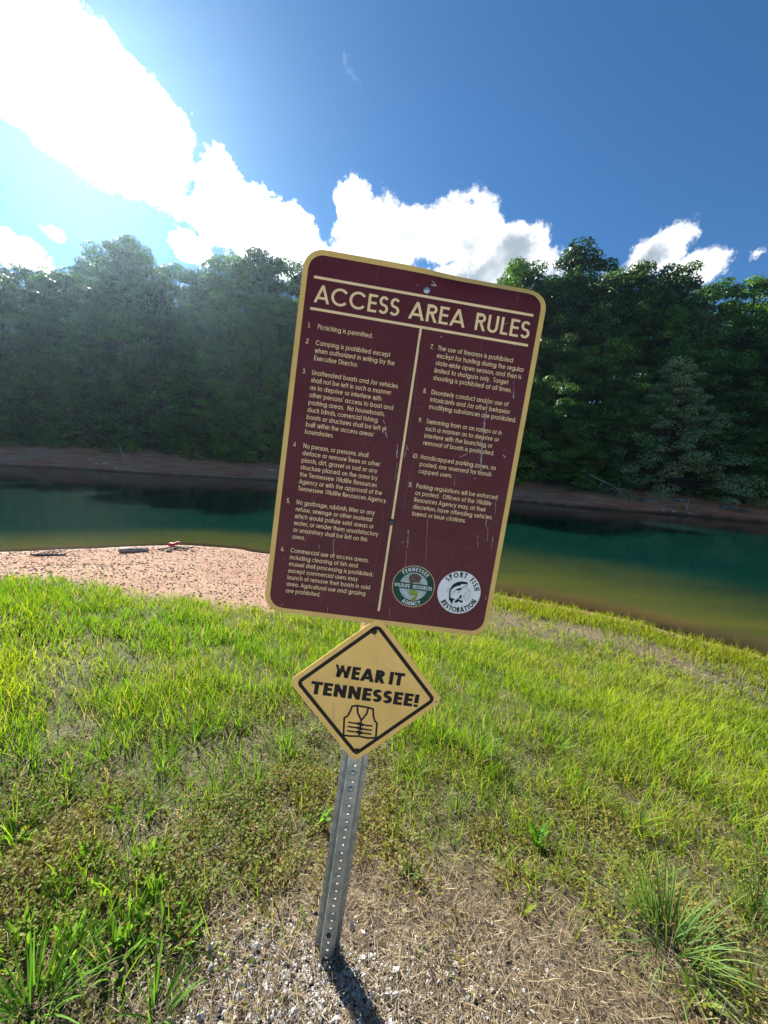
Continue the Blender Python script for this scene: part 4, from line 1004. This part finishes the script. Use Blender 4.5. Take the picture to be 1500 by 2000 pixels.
# crushed limestone at the foot of the post
cen = [ground_hit(*p) for p in ((640, 1940), (520, 1950), (450, 1900), (740, 1980), (560, 1850), (700, 1890), (400, 1990), (820, 1890), (940, 1900), (1000, 1990), (860, 1990))]
wts = np.array([5, 4, 3, 3, 2.4, 1.5, 3, 1, 1.4, 1.2, 1.0]); wts /= wts.sum()
n = 4600; ci = RNG.choice(len(cen), n, p=wts); C_ = np.array(cen)[ci]; x = C_[:, 0]+RNG.normal(0, .10, n); y = C_[:, 1]+RNG.normal(0, .075, n)
size = .0032+.0068*RNG.random(n)**2; t = RNG.random(n); cols = lerp((.34, .32, .29), (.66, .65, .62), t)
pebbles('gravel', x, y, near_h(x, y)+.003+size*.15, size, cols, MAT['gravel'], 'crushed white limestone chips scattered in straw at the post foot', 'gravel', .5)
rocks = [rock_mesh('stone', MAT['stone'], .012, 200+i, (1.15, .8, .55), 1, .9) for i in range(8)]
for i in range(46):
    c = cen[int(RNG.choice(len(cen), p=wts))]; x_, y_ = c[0]+RNG.normal(0, .09), c[1]+RNG.normal(0, .06)
    o = link('stone', rocks[i % 8]); s = float(RNG.uniform(.6, 1.35)); o.scale = (s, s, s); o.rotation_euler = tuple(RNG.uniform(0, 6.28, 3)); o.location = (x_, y_, gz(x_, y_)+.006+.004*s)
    tag(o, 'white broken limestone piece lying in straw near the post', 'stone', 'white stones around the post')

# debris on the near beach
def place(px, py): P = ground_hit(px, py); return Vector((P[0], P[1], gz(P[0], P[1])))
def log(name, px, py, L, r, yaw, mat, label, seed=0, group=None, bend=.08, tilt=0.0, branches=0):
    rr = random.Random(seed); P = place(px, py); o = empty(name, tuple(P)); tag(o, label, 'driftwood', group)
    pts = []; rad = []
    for i in range(9):
        f = i/8-.5; pts.append((L*f*math.cos(yaw)-math.sin(yaw)*bend*math.sin(f*5)*L, L*f*math.sin(yaw)+math.cos(yaw)*bend*math.sin(f*5)*L, r*.75+(f+.5)*L*math.sin(tilt)+rr.uniform(-.1, .1)*r)); rad.append(r*(1-.35*abs(f)*2*(1 if f > 0 else .6))*rr.uniform(.85, 1.12))
    mb = MB(); mb.tube(pts, rad, 9); mb.build('trunk', mat, o, True)
    for k in range(branches):
        i = rr.randint(1, 7); b = Vector(pts[i]); a = yaw+rr.choice((-1, 1))*rr.uniform(.5, 1.2); l = L*rr.uniform(.25, .5)
        mb = MB(); mb.tube([b, b+Vector((math.cos(a)*l*.5, math.sin(a)*l*.5, l*.2)), b+Vector((math.cos(a)*l, math.sin(a)*l, l*.28))], [r*.4, r*.28, r*.1], 6); mb.build('branch', mat, o, True)
    return o
log('driftwood_log', 262, 1079, .62, .075, .28, MAT['deadwood'], 'short thick grey driftwood log on the gravel beach', 1)
log('driftwood', 95, 1086, .75, .035, .05, MAT['darkwood'], 'dark twiggy driftwood heap lying low on the gravel', 2, branches=7)
for i, (px_, py_, L, yw) in enumerate(((322, 1074, .34, .3), (350, 1073, .36, -.2), (368, 1073, .30, .5), (340, 1070, .3, -.5))):
    log('charred_stick', px_, py_, L, .028, yw, MAT['darkwood'] if i % 2 else MAT['deadwood'], 'charred stick in the heap around the red can', 20+i, 'sticks of the old campfire', tilt=.12)
P = place(340, 1072); o = empty('drink_can', (P.x, P.y, P.z+.08)); tag(o, 'crushed red drink can lying on the charred sticks', 'can')
mb = MB(); mb.tube([(-.14, -.02, .03), (-.09, -.015, .045), (0, 0, .05), (.09, .02, .085), (.13, .025, .10)], [.045, .055, .04, .052, .046], 10); mb.build('body', MAT['red'], o, True)
mb = MB(); mb.tube([(.13, .025, .10), (.145, .028, .108)], [.042, .040], 10); mb.build('end', MAT['steel'], o, True)
brk = [rock_mesh('rock', MAT['slab'], .06, 300+i, (1.2, .8, .6), 2) for i in range(3)]
for i, (px_, py_) in enumerate(((318, 1076), (362, 1076), (376, 1077), (330, 1078), (352, 1069))):
    o = link('rock', brk[i % 3]); q = place(px_, py_); o.location = (q.x, q.y, q.z+.02); o.rotation_euler = (0, 0, i*1.3); o.scale = (.8+.12*i, .8, .8); tag(o, 'grey fire-ring rock beside the red can', 'rock', 'fire-ring rocks')

# ------------------------------------------------------------------ far bank: slabs, snags
def far_at(px, sf):
    """point on the far terrain seen in column px, sf metres inland of the far waterline"""
    d = ray(px, 940); d = np.array([d[0], d[1]])/math.hypot(d[0], d[1]); k = np.linspace(15, 150, 2700)
    X, Y = d[0]*k, d[1]*k; s = -sdist(X, Y, FS); i = int(np.argmax(s > sf)); return float(X[i]), float(Y[i]), float(far_h(X[i:i+1], Y[i:i+1])[0])
for i, (px_, sf, L, lab, g) in enumerate(((1212, 2.6, 1.35, 'flat grey rock slab under the bleached fallen branches', None), (1270, 1.7, 1.3, 'cracked grey rock ledge beside the fallen branches', None), (1310, 1.4, .9, 'brown rock ledge between cracked ledge and upright snag', None), (1330, 2.6, 1.2, 'sloping dark slab at the foot of the overhanging trees', None),
                             (1440, 1.9, 1.75, 'smooth pale grey boulder slab on red clay', None), (1468, 1.7, 1.1, 'small slab leaning against the smooth pale boulder', None), (1305, .45, .34, 'pale stone at the far waterline', 'pale stones at the far waterline'), (1327, .4, .5, 'pale stone at the far waterline', 'pale stones at the far waterline'), (1358, .35, .5, 'pale stone at the far waterline', 'pale stones at the far waterline'),
                             (1170, 2.8, .8, 'grey rock half buried at the red bank edge', None), (482, 3.2, .9, 'pale rock lying on the clay near hazy bushes', None), (190, 1.4, .4, 'small pale rock on the hazy clay shore', 'pale rocks on the hazy shore'), (205, 1.5, .5, 'small pale rock on the hazy clay shore', 'pale rocks on the hazy shore'), (180, 2.4, .5, 'small pale rock on the hazy clay shore', 'pale rocks on the hazy shore'), (228, .9, .4, 'small pale rock on the hazy clay shore', 'pale rocks on the hazy shore'), (530, 3.0, .5, 'small pale rock on the hazy clay shore', 'pale rocks on the hazy shore'))):
    x_, y_, z_ = far_at(px_, sf); o = link('shore_rock', rock_mesh('shore_rock', MAT['slab'] if L > .6 else MAT['stone'], L*.5, 400+i, (1.2, .8, .34), 3)); o.location = (x_, y_, z_+.02*L); o.rotation_euler = (.15, .05, random.uniform(-.3, .3)); tag(o, lab, 'rock', g)
def snag(px_, sf, lab, limbs, mat=MAT['deadwood']):
    x_, y_, z_ = far_at(px_, sf); o = empty('fallen_branch', (x_, y_, z_)); tag(o, lab, 'dead branch')
    for i, (a, b, r) in enumerate(limbs):
        a, b = Vector(a), Vector(b); m_ = (a+b)/2+Vector((random.uniform(-.1, .1), random.uniform(-.1, .1), random.uniform(-.05, .12)))
        mb = MB(); mb.tube([a, a.lerp(m_, .6), m_, m_.lerp(b, .6), b], [r, r*.9, r*.75, r*.55, r*.25], 6); mb.build('limb' if i == 0 else 'branch', mat, o, True)
snag(1200, 2.4, 'bleached fallen tree limb with many branches over grey slabs', [((2.1, .2, .15), (-2.6, .5, 2.0), .085), ((.9, 0, .2), (.35, -.2, 1.55), .07), ((.3, 0, .9), (-1.6, -.2, .25), .045), ((1.5, 0, .4), (2.5, -.3, .1), .05), ((-.2, .1, 1.1), (-1.1, -.4, .4), .035), ((.8, .1, .8), (1.9, -.4, .5), .035), ((0, .1, 1.1), (.6, -.5, .1), .03), ((-.8, .2, 1.3), (-1.8, -.3, .7), .03), ((.5, .1, .9), (-.3, -.4, .0), .03), ((-1.2, .3, 1.5), (-1.5, -.2, .8), .025)])
snag(1350, .55, 'upright bleached snag standing at the far waterline', [((0, 0, -.1), (.15, 0, 1.25), .075), ((.05, 0, .3), (.7, -.1, .7), .035), ((.05, 0, .5), (-.35, .1, 1.0), .03), ((0, 0, .1), (-.3, -.1, -.15), .06)])
snag(1305, .9, 'thin dead stick upright on the brown ledge', [((0, 0, 0), (.05, 0, .9), .035), ((0, 0, .3), (.3, 0, .65), .02)])
snag(240, 2.6, 'forked grey snag on the hazy clay bank', [((.2, 0, 0), (-.35, 0, 1.7), .08), ((0, 0, .6), (.9, -.1, .4), .05), ((-.1, 0, .9), (-1.1, .1, 1.3), .04), ((.4, 0, .3), (1.6, -.2, .2), .05)])

# ------------------------------------------------------------------ trees
def tree_meshes(name, seed, H, shape, tint, leaf=.24, clumps=70, per=120, r_k=.3, base=.22, clump_r=.085):
    """trunk with limbs, and a crown of leaf clumps spread through its volume; built at real size, root at the origin"""
    rr = np.random.default_rng(seed); mbt = MB()
    bend = rr.normal(0, .03*H, 2); tz = np.linspace(0, .96, 9)
    tp = lambda f: Vector((bend[0]*math.sin(f*2.6), bend[1]*math.sin(f*2.1), f*H))
    r0 = .017*H+.03
    mbt.tube([tp(f)-Vector((0, 0, .4 if f == 0 else 0)) for f in tz], [r0*(1-.9*f)+.015 for f in tz], 7)
    V, Q, C = [], [], []; off = 0
    for i in range(clumps):
        f = (i+rr.random())/clumps
        if shape == 'cone':  h = base+(1-base)*(1-(1-f)**.62); rad = r_k*H*(1-h)**.85*1.15+.012*H
        elif shape == 'tall': h = base+(1-base)*f; q = (h-base)/(1-base); rad = r_k*H*math.sin(math.pi*min(1, .12+.86*q))**.7
        else: h = base+(1-base)*f; q = (h-base)/(1-base); rad = r_k*H*math.sqrt(max(.02, 1-(q*1.35-.40)**2))*(.9 if q < .9 else .75)
        a = i*2.39996+rr.normal(0, .5); rho = rad*math.sqrt(rr.uniform(.25, 1.0)); 
        lump = 1+(.28*math.sin(3*a+seed)+.15*math.sin(5*a+seed*1.7+h*9))*(.3 if shape == 'cone' else 1)
        c = tp(h*.96)+Vector((math.cos(a)*rho*lump, math.sin(a)*rho*lump, rr.normal(0, .018*H)-(.10*rho if shape != 'tall' else 0)))
        cr = clump_r*H*rr.uniform(.65, 1.3)*(1-.35*h if shape == 'cone' else 1-.25*h)
        if i % 2 == 0 or shape == 'bare':
            st = tp(max(.08, h*.96-.5*rho/H-.04)); md = st.lerp(c, .55)+Vector((0, 0, -.03*rho))
            rb = max(.018, r0*.34*(1-h)+.02); mbt.tube([st, md, c], [rb, rb*.6, rb*.22], 5, cap=False)
        m = max(8, int(per*rr.uniform(.7, 1.3)))
        d = rr.normal(0, 1, (m, 3)); d /= np.linalg.norm(d, axis=1)[:, None]; rd = cr*rr.uniform(.15, 1.0, m)**.4
        ctr = np.array(c)+d*rd[:, None]*np.array([1.15, 1.15, .52]); ctr[:, 2] -= .22*np.hypot(d[:, 0], d[:, 1])*rd*.8
        # each leaf lies on the clump's rounded surface, a little ruffled
        nm = d*np.array([.75, .75, .9])+np.array([0, 0, .45])+rr.normal(0, .38, (m, 3)); nm /= np.linalg.norm(nm, axis=1)[:, None]
        o_ = np.cross(nm, rr.normal(0, 1, (m, 3))); o_ /= (np.linalg.norm(o_, axis=1)[:, None]+1e-9)
        sd = np.cross(nm, o_)
        ls = leaf*rr.uniform(.6, 1.35, m)
        v = np.stack([ctr-o_*(ls*.5)[:, None], ctr+sd*(ls*.30)[:, None], ctr+o_*(ls*.5)[:, None], ctr-sd*(ls*.30)[:, None]], 1).reshape(-1, 3)
        V.append(v); b = np.arange(m)[:, None]*4+off; Q.append(np.concatenate([b, b+1, b+2, b+3], 1)); off += 4*m
        tone = (rr.uniform(.85, 1.15) if shape == 'cone' else rr.uniform(.58, 1.5))*rr.uniform(.88, 1.12, m); hue = rr.uniform(-.12, .16)
        col = np.array(tint)[None]*tone[:, None]*np.array([1+hue*1.2, 1, 1-hue])[None]
        C.append(np.repeat(col, 4, 0))
    tm = mbt.mesh('trunk', MAT['bark'], True)
    cm = mesh_np('crown', np.concatenate(V), np.concatenate(Q), MAT['leaf'], np.concatenate(C))
    return tm, cm, H
DK, MD, YL, GR = (.050, .125, .026), (.072, .165, .028), (.125, .205, .028), (.19, .26, .14)
SPEC = {
 'oak':    [tree_meshes('oak', 11+i, 20, 'broad', DK if i % 2 else MD, .36, 85, 210, .27, .16, .082) for i in range(4)],
 'poplar': [tree_meshes('poplar', 31+i, 20, 'tall', YL if i == 0 else MD, .30, 62, 170, .155, .22, .066) for i in range(3)],
 'edge':   [tree_meshes('edge', 51+i, 9, 'broad', (DK, MD, MD, DK)[i], .21, 70, 210, .42, .02, .105) for i in range(4)],
 'tier':   [tree_meshes('tier', 71+i, 13, 'broad', (MD, DK, YL)[i], .25, 78, 200, .34, .04, .092) for i in range(3)],
 'cone':   [tree_meshes('cone', 91, 13.5, 'cone', GR, .20, 230, 150, .47, .02, .068)],
 'bare':   [tree_meshes('bare', 95, 17, 'tall', (.085, .062, .040), .15, 85, 26, .17, .25, .07)],
 'scrub':  [tree_meshes('scrub', 101+i, 3.2, 'broad', (MD, YL, DK)[i], .15, 34, 80, .55, .02, .17) for i in range(3)],
}
NAMES = dict(oak='broadleaf_tree', poplar='slender_tree', edge='shore_tree', tier='young_tree', cone='pointed_tree', bare='dying_tree', scrub='bush')
def tree(kind, var, X, Y, H, label, group=None, squash=1.0):
    tm, cm, H0 = SPEC[kind][var]; o = empty(NAMES[kind], (X, Y, float(far_h(np.array([X]), np.array([Y]))[0])-.1))
    s = H/H0; o.scale = (s*squash, s*squash, s); o.rotation_euler = (0, 0, random.uniform(0, 6.28))
    tag(o, label, 'bush' if kind == 'scrub' else 'tree', group)
    link('trunk', tm, o); link('crown', cm, o); return o
def top_for(px_, py_, X, Y):
    """height a tree rooted at X, Y needs for its top to show at photo row py_"""
    d = ray(px_, py_); k = math.hypot(X, Y)/math.hypot(d[0], d[1]); return CAM_Z+d[2]*k-float(far_h(np.array([X]), np.array([Y]))[0])
SKYX = [-500, -200, -60, 0, 60, 120, 180, 240, 300, 340, 380, 420, 480, 520, 545, 590, 650, 750, 850, 900, 960, 1000, 1060, 1120, 1150, 1200, 1230, 1260, 1330, 1400, 1430, 1470, 1520, 1600, 2000]
SKYY = [480, 485, 478, 482, 488, 484, 478, 458, 464, 478, 490, 476, 466, 482, 498, 498, 520, 535, 545, 530, 522, 506, 480, 488, 522, 508, 548, 530, 540, 562, 570, 550, 552, 560, 560]
sky_y = lambda q: float(np.interp(q, SKYX, SKYY))
ROWS = {('ridge', 'oak'): 'broad {} tree on the ridge top', ('ridge', 'poplar'): 'narrow feathery {} tree on the ridge top', ('upper', 'oak'): 'broad {} tree on the upper slope', ('upper', 'poplar'): 'narrow {} tree on the upper slope',
 ('middle', 'tier'): 'layered {} tree halfway up the slope', ('middle', 'oak'): 'rounded {} tree halfway up the slope', ('lower', 'tier'): 'layered {} tree low on the slope', ('lower', 'edge'): 'leafy {} tree low on the slope',
 ('shore', 'edge'): 'low spreading {} tree at the clay bank', ('shore', 'scrub'): 'small {} bush at the clay bank'}
GROUPS = {'ridge': 'trees along the ridge top', 'upper': 'trees on the upper slope', 'middle': 'trees halfway up the slope', 'lower': 'trees low on the slope', 'shore': 'greenery along the clay bank'}
TONE = dict(oak=('mid green', 'dark green', 'mid green', 'dark green'), poplar=('yellow-green', 'mid green', 'mid green'), edge=('dark green', 'mid green', 'mid green', 'dark green'), tier=('mid green', 'dark green', 'yellow-green'), scrub=('mid green', 'yellow-green', 'dark green'))
MARKS = ((110, 'at the hazy end of the shore'), (215, 'above the small pale rocks'), (330, 'above the forked grey snag'), (440, 'between forked snag and pale rock'), (540, 'above the pale rock on clay'), (700, 'behind the numbered rules'), (860, 'behind the gold divider line'), (1040, 'behind the edge of the maroon sign'),
         (1150, 'beside the half-buried grey rock'), (1240, 'above the bleached fallen branches'), (1325, 'beside the pale pointed tree'), (1395, 'above the upright bleached snag'), (1470, 'above the smooth pale boulder'), (9999, 'past the smooth pale boulder'))
def describe(zone_, kind, var, px_):
    return ROWS[(zone_, kind)].format(TONE[kind][var])+' '+next(m for q, m in MARKS if px_ < q), GROUPS[zone_]
R = random.Random(5)
def put(zone_, kind, px_, sf, py_top, lab=None, hlim=(2, 30), var=None, sq=1.0):
    x_, y_, z_ = far_at(px_, sf); H = min(max(top_for(px_, py_top, x_, y_), hlim[0]), hlim[1])
    var = R.randrange(len(SPEC[kind])) if var is None else var
    l, g = lab if lab else describe(zone_, kind, var, px_)
    return tree(kind, var, x_, y_, H, l, g, sq)
# ridge line
q = -420
while q < 1960:
    inframe = -60 < q < 1560
    k = 'poplar' if R.random() < .22 else 'oak'
    put('ridge', k, q, R.uniform(24, 30), sky_y(q)+R.uniform(4, 46), hlim=(11, 27), var=None if k == 'oak' else R.randrange(1, 3))
    q += (R.uniform(44, 62) if inframe else 110)
for px_, py_, k, v_, lab in ((1062, 478, 'oak', 1, 'tall dense dark tree standing highest beside the maroon sign'), (1200, 506, 'poplar', 0, 'tall slim yellow-green tree rising alone above its neighbours'), (485, 464, 'poplar', 0, 'tall light green tree with a knobby top against bright cloud'), (245, 455, 'oak', 0, 'tallest rounded tree crowning the hazy end of the ridge'), (1470, 548, 'oak', 2, 'airy broad tree on the ridge past the small white cloud'), (1262, 528, 'oak', 3, 'dark round-headed tree on the ridge under the small white cloud'), (420, 474, 'oak', 2, 'broad ridge tree beside the light green knobby-topped tree'), (985, 504, 'oak', 0, 'sunlit ridge tree just behind the top edge of the maroon sign')):
    put('ridge', k, px_, 23, py_, (lab, None), (12, 27), v_)
put('upper', 'bare', 1322, 17, 590, ('half-dead brown tree with thin twigs behind the pointed tree', None), (8, 22))
q = -380
while q < 1900:
    k = 'poplar' if R.random() < .2 else 'oak'
    put('upper', k, q, R.uniform(16, 21), sky_y(q)+R.uniform(45, 100), hlim=(9, 22)); q += R.uniform(62, 88) if -80 < q < 1580 else 130
q = -380
while q < 1900:
    k = 'tier' if R.random() < .6 else 'oak'
    put('middle', k, q, R.uniform(11, 15), sky_y(q)+R.uniform(120, 190), hlim=(7, 16)); q += R.uniform(64, 92) if -80 < q < 1580 else 130
q = -360
while q < 1900:
    k = 'tier' if R.random() < .5 else 'edge'
    low = (690 if q < 600 else 740)
    if not 1215 < q < 1350: put('lower', k, q, R.uniform(8.0, 10.0)-(2.0 if q > 1000 else 0), low+R.uniform(-35, 60), hlim=(5, 12)); 
    q += R.uniform(58, 84) if -80 < q < 1580 else 130
put('lower', 'cone', 1288, 5.4, 682, ('pale green pointed tree standing forward at the bank behind fallen branches', None), (8, 16), 0)
q = -360
while q < 1900:
    right = q > 1130
    sf = (R.uniform(4.0, 5.2) if right else R.uniform(6.4, 8.0))
    if not 1215 < q < 1365: put('shore', 'edge', q, sf, R.uniform(775, 840), hlim=(3.2, 7.5), sq=1.1)
    q += R.uniform(52, 74) if -80 < q < 1580 else 120
q = -40
while q < 1560:
    right = q > 1130
    if not 1225 < q < 1345: put('shore', 'scrub', q, (R.uniform(3.1, 3.9) if right else R.uniform(5.4, 6.6)), R.uniform(840, 880)+(q/1500)*60, hlim=(1.3, 2.6), sq=1.15)
    q += R.uniform(36, 62)

# ------------------------------------------------------------------ haze volume added for the lens flare veil over the woods
m, t = new_mat('flare_veil_haze'); pv = t.n('ShaderNodeVolumePrincipled')
pv.inputs['Color'].default_value = (.55, .80, 1, 1); pv.inputs['Density'].default_value = .00026; pv.inputs['Anisotropy'].default_value = .78
oo = t.n('ShaderNodeOutputMaterial'); t.l(pv.outputs[0], oo.inputs['Volume'])
mb = MB(); mb.box((-420, -70, -8), (420, 340, 52)); hz = mb.build('haze', m); tag(hz, 'thin bright haze added for the flare veil towards the sun', 'haze', kind='stuff')
